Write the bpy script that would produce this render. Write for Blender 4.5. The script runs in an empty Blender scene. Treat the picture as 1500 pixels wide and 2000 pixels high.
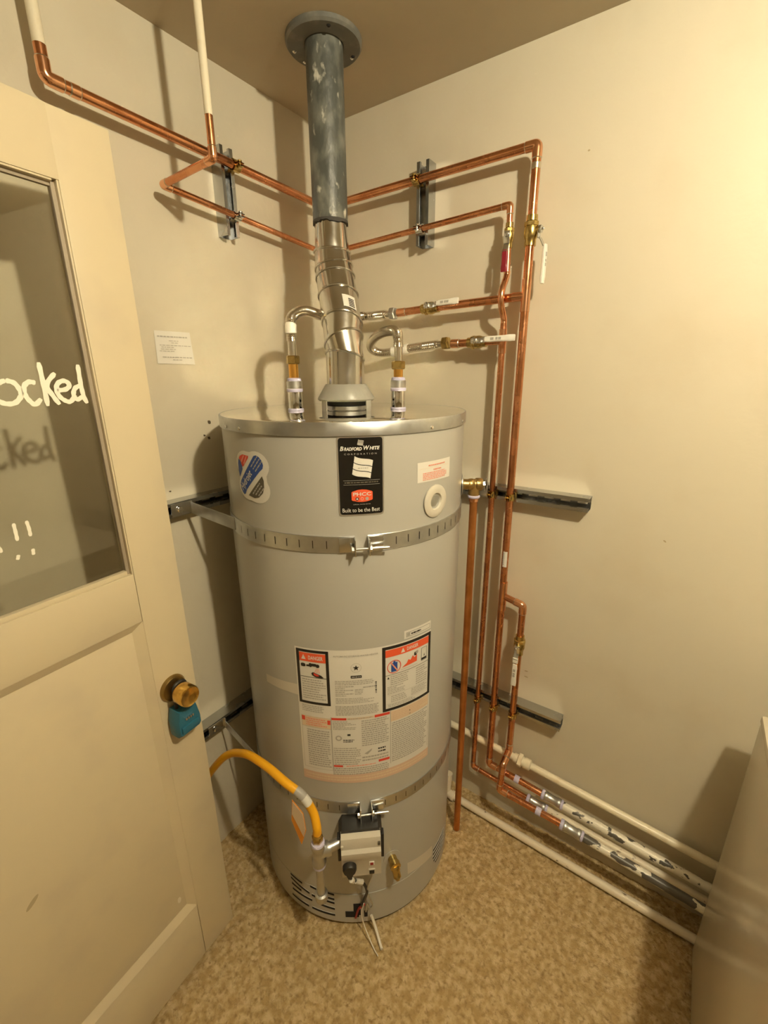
import bpy, bmesh, math, random
from mathutils import Vector as V, Matrix, noise
R = math.radians
SC = bpy.context.scene
COL = SC.collection
# ------------------------------------------------------------------ camera
cd = bpy.data.cameras.new('camera')
cam = bpy.data.objects.new('camera', cd)
COL.objects.link(cam)
cr = V((0.82203, 0.56941, -0.00711)); cu = V((-0.16363, 0.24816, 0.95480)); cf = V((-0.54543, 0.78371, -0.29716))
M = Matrix((cr, cu, -cf)).transposed().to_4x4()
M.translation = V((1.19220, -1.35545, 1.64630))
cam.matrix_world = M
cd.sensor_fit = 'VERTICAL'; cd.sensor_height = 36.0; cd.lens = 866.33 / 2000 * 36.0
cd.clip_start = 0.02
SC.camera = cam
# ------------------------------------------------------------------ world, light, exposure
w = bpy.data.worlds.new('world'); SC.world = w; w.use_nodes = True
w.node_tree.nodes['Background'].inputs[0].default_value = (0.9, 0.75, 0.5, 1)
w.node_tree.nodes['Background'].inputs[1].default_value = 0.02
def lamp(name, loc, energy, col, size):
    l = bpy.data.lights.new(name, 'POINT'); l.energy = energy; l.color = col; l.shadow_soft_size = size
    o = bpy.data.objects.new(name, l); COL.objects.link(o); o.location = loc
    return o
lamp('ceiling_bulb', (1.65, -1.03, 2.37), 74.0, (1.0, 0.882, 0.625), 0.030)
SC.cycles.caustics_reflective = True; SC.cycles.blur_glossy = 0.0; SC.cycles.sample_clamp_indirect = 0.0
vs = SC.view_settings
vs.view_transform = 'Standard'; vs.look = 'None'; vs.exposure = 0.0; vs.gamma = 1.0; vs.use_curve_mapping = False

# ------------------------------------------------------------------ materials
def lin(h):
    h = h.lstrip('#'); c = [int(h[i:i+2], 16) / 255 for i in (0, 2, 4)]
    return tuple(x / 12.92 if x <= 0.04045 else ((x + 0.055) / 1.055) ** 2.4 for x in c) + (1,)
def mat(name, col, rough=0.5, metal=0.0, bump=None, mix=None, mix2=None, coat=0.0, spec=0.5, stretch=None, rvar=None):
    """bump=(scale, strength, distance, detail); mix=(colour, scale, lo, hi, detail): noise blotches of a second colour"""
    m = bpy.data.materials.new(name); m.use_nodes = True
    nt = m.node_tree; N = nt.nodes; L = nt.links
    b = N['Principled BSDF']
    c = col if isinstance(col, tuple) else lin(col)
    if len(c) == 3: c = c + (1,)
    b.inputs['Base Color'].default_value = c
    b.inputs['Roughness'].default_value = rough
    b.inputs['Metallic'].default_value = metal
    b.inputs['Coat Weight'].default_value = coat
    b.inputs['Specular IOR Level'].default_value = spec
    tc = N.new('ShaderNodeTexCoord'); src = tc.outputs['Object']
    if stretch:
        mp = N.new('ShaderNodeMapping'); mp.inputs['Scale'].default_value = stretch
        L.new(src, mp.inputs[0]); src = mp.outputs[0]
    def noisefac(scale, lo, hi, detail):
        n = N.new('ShaderNodeTexNoise'); n.inputs['Scale'].default_value = scale; n.inputs['Detail'].default_value = detail
        L.new(src, n.inputs['Vector'])
        r = N.new('ShaderNodeMapRange'); r.inputs['From Min'].default_value = lo; r.inputs['From Max'].default_value = hi
        L.new(n.outputs['Fac'], r.inputs['Value'])
        return r.outputs[0]
    out = None
    for k, mx in enumerate((mix, mix2)):
        if not mx: continue
        c2 = mx[0] if isinstance(mx[0], tuple) else lin(mx[0])
        if len(c2) == 3: c2 = c2 + (1,)
        f = noisefac(*mx[1:])
        mm = N.new('ShaderNodeMix'); mm.data_type = 'RGBA'
        if out is None: mm.inputs['A'].default_value = c
        else: L.new(out, mm.inputs['A'])
        mm.inputs['B'].default_value = c2
        L.new(f, mm.inputs['Factor']); out = mm.outputs['Result']
    if out is not None: L.new(out, b.inputs['Base Color'])
    if rvar:
        f = noisefac(*rvar[2:]); r = N.new('ShaderNodeMapRange')
        r.inputs['To Min'].default_value = rvar[0]; r.inputs['To Max'].default_value = rvar[1]
        L.new(f, r.inputs['Value']); L.new(r.outputs[0], b.inputs['Roughness'])
    if bump:
        n = N.new('ShaderNodeTexNoise'); n.inputs['Scale'].default_value = bump[0]
        n.inputs['Detail'].default_value = bump[3] if len(bump) > 3 else 3
        L.new(src, n.inputs['Vector'])
        bp = N.new('ShaderNodeBump'); bp.inputs['Strength'].default_value = bump[1]; bp.inputs['Distance'].default_value = bump[2]
        L.new(n.outputs['Fac'], bp.inputs['Height']); L.new(bp.outputs[0], b.inputs['Normal'])
    return m
MT = {}
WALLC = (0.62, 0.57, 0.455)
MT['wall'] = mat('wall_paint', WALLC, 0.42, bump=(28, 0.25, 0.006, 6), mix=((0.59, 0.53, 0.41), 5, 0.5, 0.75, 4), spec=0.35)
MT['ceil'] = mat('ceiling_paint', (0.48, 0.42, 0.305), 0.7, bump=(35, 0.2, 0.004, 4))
MT['door'] = mat('door_paint', (0.61, 0.525, 0.36), 0.38, bump=(18, 0.15, 0.003, 5), mix=((0.565, 0.485, 0.345), 7, 0.5, 0.7, 3))
MT['putty'] = mat('grey_putty', (0.36, 0.30, 0.22), 0.6, bump=(60, 0.5, 0.003))
MT['rimdark'] = mat('dark_rim', (0.06, 0.055, 0.05), 0.8)  # near-black tone for the lower edge of the vent pipe
MT['carpet'] = mat('carpet_pile', (0.44, 0.315, 0.145), 0.95, bump=(260, 0.8, 0.005, 3), mix=((0.62, 0.48, 0.275), 50, 0.40, 0.64, 5), mix2=((0.32, 0.22, 0.10), 95, 0.50, 0.72, 5), spec=0.1)
MT['jacket'] = mat('heater_grey_enamel', (0.43, 0.42, 0.385), 0.32, bump=(9, 0.05, 0.004, 2), coat=0.15)
MT['hood'] = mat('hood_grey_enamel', (0.30, 0.295, 0.265), 0.36)
MT['skirt'] = mat('heater_dark_base', (0.10, 0.085, 0.06), 0.6)
MT['galv'] = mat('galvanised_steel', (0.60, 0.61, 0.61), 0.38, 1.0, mix=((0.52, 0.53, 0.54), 30, 0.4, 0.7, 3), rvar=(0.32, 0.44, 30, 0.35, 0.65, 3))
MT['strut'] = mat('strut_zinc', (0.50, 0.51, 0.515), 0.23, 1.0, rvar=(0.20, 0.28, 20, 0.35, 0.65, 2))
MT['lid'] = mat('bright_sheet_steel', (0.84, 0.83, 0.80), 0.026, 1.0, mix=((0.68, 0.67, 0.64), 12, 0.4, 0.7, 3))
MT['duct'] = mat('vent_sheet_steel', (0.62, 0.605, 0.57), 0.17, 1.0, bump=(14, 0.16, 0.005, 2), rvar=(0.12, 0.26, 20, 0.35, 0.65, 3))
MT['chrome'] = mat('chrome', (0.82, 0.82, 0.82), 0.08, 1.0)
MT['zinc'] = mat('zinc_plated', (0.72, 0.73, 0.74), 0.22, 1.0)
MT['stainless'] = mat('stainless_hose', (0.74, 0.70, 0.63), 0.18, 1.0)
MT['copper'] = mat('copper', (0.74, 0.345, 0.175), 0.24, 1.0, mix=((0.60, 0.24, 0.105), 14, 0.42, 0.68, 4), mix2=((0.38, 0.15, 0.065), 40, 0.66, 0.80, 4), rvar=(0.17, 0.32, 30, 0.35, 0.65, 3))
MT['copperfit'] = mat('copper_fitting', (0.86, 0.45, 0.26), 0.20, 1.0, mix=((0.66, 0.28, 0.12), 35, 0.55, 0.72, 4))
MT['copperdull'] = mat('copper_dull', (0.68, 0.30, 0.105), 0.42, 1.0, mix=((0.52, 0.21, 0.065), 18, 0.4, 0.65, 3))
MT['solder'] = mat('solder', (0.70, 0.62, 0.50), 0.3, 1.0)
MT['brass'] = mat('brass', (0.62, 0.46, 0.17), 0.26, 1.0, mix=((0.36, 0.25, 0.09), 60, 0.5, 0.66, 3))
MT['valvebrass'] = mat('cast_bronze', (0.50, 0.36, 0.15), 0.36, 1.0, mix=((0.36, 0.25, 0.10), 50, 0.45, 0.65, 3))
MT['brassknob'] = mat('knob_brass', (0.78, 0.50, 0.13), 0.22, 1.0, mix=((0.52, 0.32, 0.08), 50, 0.5, 0.7, 3))
MT['bronze'] = mat('dark_bronze', (0.34, 0.24, 0.09), 0.38, 1.0)
MT['pexbrass'] = mat('yellow_lined_stub', (0.90, 0.50, 0.12), 0.22, 1.0)
MT['dope'] = mat('lavender_thread_sealant', (0.55, 0.53, 0.74), 0.45)
MT['blackpl'] = mat('black_plastic', (0.018, 0.017, 0.016), 0.45)
MT['void'] = mat('dark_opening', (0.012, 0.010, 0.008), 0.9)
MT['greypl'] = mat('pale_grey_plastic', (0.60, 0.56, 0.48), 0.4)
MT['whitepl'] = mat('white_vinyl', (0.82, 0.80, 0.74), 0.4)
MT['redpl'] = mat('red_vinyl', (0.24, 0.011, 0.024), 0.35)
MT['red'] = mat('print_red', (0.70, 0.055, 0.03), 0.4)
MT['orangered'] = mat('print_orange_red', (0.80, 0.11, 0.04), 0.4)
MT['pinkred'] = mat('print_pale_red', (0.78, 0.30, 0.22), 0.4)
MT['salmon'] = mat('print_salmon', (0.66, 0.47, 0.35), 0.45)
MT['peach'] = mat('print_peach', (0.72, 0.57, 0.40), 0.45)
MT['paper'] = mat('label_white', (0.70, 0.68, 0.63), 0.4)
MT['ink'] = mat('print_black', (0.02, 0.017, 0.014), 0.4)
MT['greyink'] = mat('print_grey', (0.40, 0.38, 0.345), 0.45)
MT['labelblack'] = mat('label_gloss_black', (0.010, 0.009, 0.008), 0.14)
MT['silver'] = mat('label_silver', (0.62, 0.60, 0.56), 0.3, 0.8)
MT['blue'] = mat('print_blue', (0.025, 0.075, 0.32), 0.35)
MT['cream'] = mat('cream_pipe_paint', (0.78, 0.71, 0.55), 0.32, mix=((0.70, 0.60, 0.42), 30, 0.55, 0.75, 3))
MT['flaky'] = mat('flaking_pipe_paint', (0.80, 0.75, 0.64), 0.36, mix=((0.10, 0.09, 0.075), 44, 0.60, 0.612, 6), stretch=(0.6, 1, 1))
MT['flaky2'] = mat('heavily_flaking_paint', (0.78, 0.73, 0.62), 0.36, mix=((0.10, 0.09, 0.075), 30, 0.50, 0.515, 6), stretch=(0.6, 1, 1))
MT['dirty'] = mat('scuffed_pipe_paint', (0.76, 0.68, 0.54), 0.4, mix=((0.24, 0.18, 0.12), 55, 0.66, 0.70, 5), stretch=(0.6, 1, 1))
MT['vent'] = mat('grey_vent_pipe', (0.080, 0.086, 0.078), 0.42, bump=(34, 0.6, 0.006, 4), mix=((0.20, 0.205, 0.18), 26, 0.48, 0.70, 5), mix2=((0.55, 0.54, 0.47), 40, 0.615, 0.70, 5), stretch=(1, 1, 0.55))
MT['collar'] = mat('grey_collar', (0.13, 0.13, 0.115), 0.5, bump=(40, 0.3, 0.004), mix=((0.20, 0.19, 0.16), 30, 0.5, 0.7, 3))
MT['yellow'] = mat('yellow_gas_hose', (0.86, 0.42, 0.012), 0.35)
MT['orange'] = mat('orange_tag', (0.75, 0.28, 0.02), 0.5)
MT['teal'] = mat('teal_lockbox', (0.022, 0.13, 0.205), 0.42, bump=(90, 0.15, 0.002))
MT['washer'] = mat('glossy_appliance_enamel', (0.60, 0.55, 0.44), 0.27, coat=0.25, spec=0.6, bump=(5, 0.06, 0.01, 1))
MT['chalk'] = mat('white_paint_marker', (0.90, 0.86, 0.74), 0.5)
MT['dirt'] = mat('plaster_hole', (0.10, 0.075, 0.045), 0.9)
MT['ghost'] = mat('wire_white', (0.72, 0.68, 0.60), 0.4)
MT['redwire'] = mat('wire_red', (0.28, 0.02, 0.02), 0.4)
MT['scuff'] = mat('door_scuff', (0.42, 0.34, 0.21), 0.6)
MT['puttywhite'] = mat('pale_filler', (0.74, 0.68, 0.55), 0.5)
def glass_mat():
    m = bpy.data.materials.new('window_glass'); m.use_nodes = True
    nt = m.node_tree; N = nt.nodes; L = nt.links
    N.remove(N['Principled BSDF'])
    t = N.new('ShaderNodeBsdfTransparent'); t.inputs[0].default_value = (0.93, 0.93, 0.90, 1)
    g = N.new('ShaderNodeBsdfGlossy'); g.inputs['Roughness'].default_value = 0.03
    f = N.new('ShaderNodeFresnel'); f.inputs[0].default_value = 1.5
    x = N.new('ShaderNodeMixShader')
    L.new(f.outputs[0], x.inputs[0]); L.new(t.outputs[0], x.inputs[1]); L.new(g.outputs[0], x.inputs[2])
    L.new(x.outputs[0], N['Material Output'].inputs[0])
    return m
MT['glass'] = glass_mat()

# ------------------------------------------------------------------ mesh builder
def frame_to(axis, up=None):
    a = V(axis).normalized()
    u = V(up) if up is not None else (V((0, 0, 1)) if abs(a.z) < 0.9 else V((1, 0, 0)))
    x = u.cross(a).normalized(); y = a.cross(x)
    return x, y, a
class MB:
    def __init__(s): s.v = []; s.f = []; s.mi = []; s.mats = []
    def slot(s, m):
        if m not in s.mats: s.mats.append(m)
        return s.mats.index(m)
    def add(s, vs, fs, m):
        o = len(s.v); k = s.slot(m); s.v += [tuple(p) for p in vs]
        for f in fs: s.f.append(tuple(i + o for i in f)); s.mi.append(k)
        return s
    def box(s, c, size, m, ax=None):
        c = V(c); X, Y, Z = ax if ax else (V((1, 0, 0)), V((0, 1, 0)), V((0, 0, 1)))
        h = [x / 2 for x in size]
        vs = [c + X * (h[0] * i) + Y * (h[1] * j) + Z * (h[2] * k) for k in (-1, 1) for j in (-1, 1) for i in (-1, 1)]
        return s.add(vs, [(0, 2, 3, 1), (4, 5, 7, 6), (0, 1, 5, 4), (2, 6, 7, 3), (0, 4, 6, 2), (1, 3, 7, 5)], m)
    def cbox(s, c, size, m, ax=None, b=0.003):
        """box with chamfered edges"""
        c = V(c); X, Y, Z = ax if ax else (V((1, 0, 0)), V((0, 1, 0)), V((0, 0, 1)))
        bm = bmesh.new(); bmesh.ops.create_cube(bm, size=1.0)
        for v in bm.verts: v.co = V((v.co.x * size[0], v.co.y * size[1], v.co.z * size[2]))
        bmesh.ops.bevel(bm, geom=bm.edges[:], offset=b, segments=2, affect='EDGES', profile=0.6)
        bm.verts.index_update()
        vs = [c + X * v.co.x + Y * v.co.y + Z * v.co.z for v in bm.verts]
        fs = [tuple(v.index for v in f.verts) for f in bm.faces]; bm.free()
        return s.add(vs, fs, m)
    def tube(s, path, r, m, seg=16, caps=True, closed=False):
        P = [V(p) for p in path]; n = len(P); rr = r if isinstance(r, (list, tuple)) else [r] * n
        T = []
        for i in range(n):
            a = P[i - 1] if (i > 0 or closed) else P[0]; b = P[(i + 1) % n] if (i < n - 1 or closed) else P[-1]
            T.append((b - a).normalized())
        x, y, _ = frame_to(T[0]); vs = []; fs = []
        for i in range(n):
            if i > 0:
                q = T[i - 1].rotation_difference(T[i]); x = q @ x
                x = (x - T[i] * x.dot(T[i])).normalized(); y = T[i].cross(x)
            for k in range(seg):
                a = 2 * math.pi * k / seg
                vs.append(P[i] + (x * math.cos(a) + y * math.sin(a)) * rr[i])
        lim = n if closed else n - 1
        for i in range(lim):
            j = (i + 1) % n
            for k in range(seg):
                k2 = (k + 1) % seg
                fs.append((i * seg + k, i * seg + k2, j * seg + k2, j * seg + k))
        if caps and not closed:
            fs.append(tuple(range(seg - 1, -1, -1))); fs.append(tuple((n - 1) * seg + k for k in range(seg)))
        return s.add(vs, fs, m)
    def lathe(s, prof, o, axis, m, seg=24, hexr=False, caps=True, rot=0.0):
        """prof: list of (radius, height along axis)"""
        x, y, a = frame_to(axis); o = V(o); vs = []; fs = []; n = len(prof)
        for r, h in prof:
            for k in range(seg):
                t = 2 * math.pi * k / seg + rot
                vs.append(o + a * h + (x * math.cos(t) + y * math.sin(t)) * r)
        for i in range(n - 1):
            for k in range(seg):
                k2 = (k + 1) % seg
                fs.append((i * seg + k, i * seg + k2, (i + 1) * seg + k2, (i + 1) * seg + k))
        if caps:
            fs.append(tuple(range(seg - 1, -1, -1))); fs.append(tuple((n - 1) * seg + k for k in range(seg)))
        return s.add(vs, fs, m)
    def prism(s, pts, o, X, Y, Z, d, m):
        """outline pts in the X,Y plane at o, extruded by d along Z"""
        o = V(o); n = len(pts)
        vs = [o + X * p[0] + Y * p[1] for p in pts] + [o + X * p[0] + Y * p[1] + Z * d for p in pts]
        fs = [tuple(range(n - 1, -1, -1)), tuple(range(n, 2 * n))] + [(i, (i + 1) % n, n + (i + 1) % n, n + i) for i in range(n)]
        return s.add(vs, fs, m)
    def sphere(s, c, r, m, seg=16, sc=(1, 1, 1)):
        c = V(c); vs = []; fs = []; rings = seg // 2
        for i in range(rings + 1):
            t = math.pi * i / rings
            for k in range(seg):
                p = 2 * math.pi * k / seg
                vs.append(c + V((r * sc[0] * math.sin(t) * math.cos(p), r * sc[1] * math.sin(t) * math.sin(p), r * sc[2] * math.cos(t))))
        for i in range(rings):
            for k in range(seg):
                k2 = (k + 1) % seg
                fs.append((i * seg + k, (i + 1) * seg + k, (i + 1) * seg + k2, i * seg + k2))
        return s.add(vs, fs, m)
    def mesh(s, name, inv=None, angle=38):
        me = bpy.data.meshes.new(name)
        vs = s.v if inv is None else [tuple(inv @ V(p)) for p in s.v]
        me.from_pydata(vs, [], s.f)
        for m in s.mats: me.materials.append(MT[m])
        me.polygons.foreach_set('material_index', s.mi)
        bm = bmesh.new(); bm.from_mesh(me); bmesh.ops.remove_doubles(bm, verts=bm.verts, dist=1e-6)
        if angle is not None: bmesh.ops.recalc_face_normals(bm, faces=bm.faces)
        bm.to_mesh(me); bm.free()
        if angle is not None:
            me.polygons.foreach_set('use_smooth', [True] * len(me.polygons)); me.set_sharp_from_angle(angle=R(angle))
        me.update()
        return me
INV = {}
def thing(name, label, cat, loc=(0, 0, 0), group=None, rot=None):
    """Empty at the thing's base; parts are built in world space and moved into its frame (or in local space when rot is given)"""
    o = bpy.data.objects.new(name, None); COL.objects.link(o)
    o.empty_display_size = 0.05
    mw = Matrix.Translation(V(loc))
    if rot is not None: mw = mw @ rot.to_4x4(); INV[o.name] = None
    else: INV[o.name] = mw.inverted()
    o.matrix_world = mw
    o['label'] = label; o['category'] = cat
    if group: o['group'] = group
    return o
def part(mb, name, parent, label=None, angle=38, stuff=False):
    inv = INV[parent.name]
    o = bpy.data.objects.new(name, mb.mesh(name, inv, angle)); COL.objects.link(o); o.parent = parent
    INV[o.name] = inv
    if label: o['label'] = label
    if stuff: o['kind'] = 'stuff'
    return o
def solo(mb, name, label, cat, loc, group=None, angle=38):
    mw = Matrix.Translation(V(loc))
    o = bpy.data.objects.new(name, mb.mesh(name, mw.inverted(), angle)); COL.objects.link(o); o.matrix_world = mw
    INV[o.name] = mw.inverted()
    o['label'] = label; o['category'] = cat
    if group: o['group'] = group
    return o
def struct(mb, name, angle=38):
    o = bpy.data.objects.new(name, mb.mesh(name, None, angle)); COL.objects.link(o); o['kind'] = 'structure'; INV[o.name] = None
    return o
def fillet(pts, rad, n=8):
    P = [V(p) for p in pts]; out = [P[0]]
    for i in range(1, len(P) - 1):
        a = (P[i - 1] - P[i]); b = (P[i + 1] - P[i])
        ra = min(rad, a.length * 0.49, b.length * 0.49); a.normalize(); b.normalize()
        p0 = P[i] + a * ra; p1 = P[i] + b * ra
        for k in range(n + 1):
            t = k / n; out.append(p0 * (1 - t) ** 2 + P[i] * (2 * t * (1 - t)) + p1 * t * t)
    out.append(P[-1])
    return out
def smooth_path(pts, n=12):
    P = [V(p) for p in pts]; P = [P[0] * 2 - P[1]] + P + [P[-1] * 2 - P[-2]]; out = []
    for i in range(1, len(P) - 2):
        for k in range(n):
            t = k / n; p0, p1, p2, p3 = P[i - 1:i + 3]
            out.append(0.5 * ((2 * p1) + (p2 - p0) * t + (2 * p0 - 5 * p1 + 4 * p2 - p3) * t * t + (3 * p1 - p0 - 3 * p2 + p3) * t ** 3))
    out.append(P[-2])
    return out

# ------------------------------------------------------------------ room shell
H = 2.4285; XE, YN = 4.2, -3.8
def wall_mesh(mb, o, X, Y, w, h, nrm, t=0.10, m='wall'):
    o = V(o); X = V(X); Y = V(Y); nrm = V(nrm)
    mb.box(o + X * w / 2 + Y * h / 2 - nrm * t / 2, (w, h, t), m, (X, Y, nrm))
b = MB(); wall_mesh(b, (0, YN, -0.06), (0, 1, 0), (0, 0, 1), -YN, H + 0.06, (1, 0, 0)); WL = struct(b, 'wall_left')
b = MB(); wall_mesh(b, (-0.10, 0, -0.06), (1, 0, 0), (0, 0, 1), XE + 0.2, H + 0.06, (0, -1, 0)); WR = struct(b, 'wall_right')
b = MB(); wall_mesh(b, (XE, YN, -0.06), (0, 1, 0), (0, 0, 1), -YN, H + 0.06, (-1, 0, 0)); struct(b, 'wall_far_right')
b = MB(); wall_mesh(b, (-0.10, YN, -0.06), (1, 0, 0), (0, 0, 1), XE + 0.2, H + 0.06, (0, 1, 0)); struct(b, 'wall_behind')
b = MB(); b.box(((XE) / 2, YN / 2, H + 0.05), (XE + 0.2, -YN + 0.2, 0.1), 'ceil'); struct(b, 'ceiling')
# carpet: displaced clumps of pile
def carpet():
    st = 0.0048; X1, Y0 = 1.62, -1.42; nx = int(X1 / st); ny = int(-Y0 / st); vs = []; fs = []
    for j in range(ny + 1):
        y = Y0 * (1 - j / ny)
        for i in range(nx + 1):
            x = X1 * i / nx
            z = 0.0040 * noise.noise((x * 58, y * 58, 0.3)) + 0.0046 * noise.noise((x * 118, y * 118, 4.1)) + 0.002 * noise.noise((x * 14, y * 14, 9.0)) - 0.003
            vs.append((x, y, z))
    W = nx + 1
    for j in range(ny):
        for i in range(nx): fs.append((j * W + i, j * W + i + 1, (j + 1) * W + i + 1, (j + 1) * W + i))
    o_ = len(vs); vs += [(X1, Y0, -0.002), (XE, Y0, -0.002), (XE, 0, -0.002), (X1, 0, -0.002), (0, YN, -0.002), (XE, YN, -0.002), (XE, Y0, -0.002), (0, Y0, -0.002)]
    fs += [(o_, o_ + 1, o_ + 2, o_ + 3), (o_ + 4, o_ + 5, o_ + 6, o_ + 7)]
    me = bpy.data.meshes.new('floor'); me.from_pydata(vs, [], fs); me.materials.append(MT['carpet'])
    me.polygons.foreach_set('use_smooth', [True] * len(me.polygons)); me.update()
    o = bpy.data.objects.new('floor', me); COL.objects.link(o); o['kind'] = 'structure'
carpet()
b = MB()
for (y, z, r) in ((-0.5513, 1.5123, 0.0065), (-0.572, 1.4766, 0.004), (-0.5577, 1.4675, 0.0055), (-0.702, 1.333, 0.0035)):
    pts = []
    for k in range(9):
        a = 2 * math.pi * k / 9; rr = r * random.Random(k + int(y * 1000)).uniform(0.6, 1.2); pts.append((rr * math.cos(a), rr * math.sin(a) * 0.8))
    b.prism(pts, (-0.0005, y, z), V((0, 1, 0)), V((0, 0, 1)), V((1, 0, 0)), 0.0012, 'dirt')
part(b, 'plaster_hole', WL)
b = MB()
for (x, z, w_, h_, a) in ((0.8475, 0.655, 0.0065, 0.0022, 0.1), (0.849, 0.632, 0.0070, 0.0020, -0.1), (1.175, 1.208, 0.0045, 0.0022, -0.6), (0.868, 2.165, 0.0030, 0.0020, 0), (1.292, 2.098, 0.0040, 0.0016, 0.3)):
    b.prism([(w_ * math.cos(k * math.pi / 4) * math.cos(a) - h_ * math.sin(k * math.pi / 4) * math.sin(a), w_ * math.cos(k * math.pi / 4) * math.sin(a) + h_ * math.sin(k * math.pi / 4) * math.cos(a)) for k in range(8)], (x, 0.0005, z), V((1, 0, 0)), V((0, 0, 1)), V((0, -1, 0)), 0.0012, 'scuff')
part(b, 'plaster_nick', WR)
# ------------------------------------------------------------------ door (open, standing along the left wall)
DP = V((0.2564, -0.8529, 0)); DS = V((-0.08, 1, 0)).normalized(); DN = V((1, 0.08, 0)).normalized(); DZ = V((0, 0, 1))
def dpt(s, z, off=0.0): return DP + DS * s + DN * off + DZ * z
DAX = (DS, DZ, DN); DT = 0.04
door = bpy.data.objects.new('door_1', None); COL.objects.link(door); door.location = dpt(0, 0.02); door['kind'] = 'structure'
bpy.context.view_layer.update(); INV['door_1'] = Matrix.Translation(door.location).inverted()
ZB, ZT, SW, SH = 0.03, 2.06, 0.100, 0.78
def dbox(mb, s0, s1, z0, z1, o0, o1, m, bev=0.002):
    mb.cbox(dpt((s0 + s1) / 2, (z0 + z1) / 2, (o0 + o1) / 2), (abs(s1 - s0), abs(z1 - z0), abs(o1 - o0)), m, DAX, bev)
for s0, s1 in ((-SW, 0), (-SH, -SH + SW)):
    b = MB(); dbox(b, s0, s1, ZB, ZT, -DT, 0, 'door', 0.001); part(b, 'stile', door)
for z0, z1 in ((ZB, 0.232), (1.131, 1.2445), (1.955, ZT)):
    b = MB(); dbox(b, -SH + SW - (0.001 if z1 == ZT else 0), -SW + (0.0011 if z1 == ZT else -0.0006), z0, z1, -DT, 0.0 if z1 == ZT else -0.0006, 'door', 0.0002 if z1 == ZT else 0.0015); part(b, 'rail', door)
b = MB(); dbox(b, -SH + SW, -SW, 0.232, 1.131, -DT + 0.006, -0.013, 'door', 0.0005)
# sloped moulding round the panel
for (s0, z0, s1, z1, ns, nz) in ((-SW, 0.232, -SW, 1.131, -1, 0), (-SH + SW, 0.232, -SH + SW, 1.131, 1, 0), (-SW, 1.131, -SH + SW, 1.131, 0, -1), (-SW, 0.232, -SH + SW, 0.232, 0, 1)):
    q = 0.021
    a0, a1 = dpt(s0, z0, -0.0012), dpt(s1, z1, -0.0012)
    c0, c1 = dpt(s0 + ns * q + (0 if ns else (-q if s0 == -SW else q)), z0 + nz * q + (0 if nz else q), -0.0128), dpt(s1 + ns * q + (0 if ns else q), z1 + nz * q + (0 if nz else -q), -0.0128)
    b.add([a0, a1, c1, c0], [(0, 1, 2, 3)], 'door')
part(b, 'panel', door)
b = MB(); dbox(b, -SH + SW, -SW, 1.2445, 1.955, -0.022, -0.018, 'glass', 0.0003); part(b, 'pane', door, 'clear glass pane', angle=None)
for args in ((-SW - 0.010, -SW, 1.2445, 1.955), (-SH + SW, -SH + SW + 0.010, 1.2445, 1.955), (-SH + SW + 0.01, -SW - 0.01, 1.2445, 1.2545), (-SH + SW + 0.01, -SW - 0.01, 1.945, 1.955)):
    vert = args[3] - args[2] > 0.1; low = args[2] == 1.2445 and not vert
    b = MB(); dbox(b, *args, -0.0178, -0.0095 if not low else -0.005, 'door' if low else 'putty', 0.002)
    if vert: dbox(b, *((args[1] - 0.0035, args[1]) if args[1] == -SW else (args[0], args[0] + 0.0035)), args[2], args[3], -0.012, -0.0015, 'door', 0.001)
    elif not low: dbox(b, args[0], args[1], args[3] - 0.0035, args[3], -0.012, -0.0015, 'door', 0.001)
    part(b, 'glazing_bead', door)
def stroke(mb, pts, wd, off, m):
    P = smooth_path([dpt(s, z, off) for s, z in pts], 5); n = len(P); vs = []; fs = []
    for i, p in enumerate(P):
        t = (P[min(i + 1, n - 1)] - P[max(i - 1, 0)]).normalized(); side = DN.cross(t)
        k = wd * (0.62 if i in (0, n - 1) else 1.0) * (1 + 0.10 * math.sin(i * 1.7)) / 2
        vs += [p + side * k, p - side * k]
    for i in range(n - 1): fs.append((2 * i, 2 * i + 1, 2 * i + 3, 2 * i + 2))
    mb.add(vs, fs, m)
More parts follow.
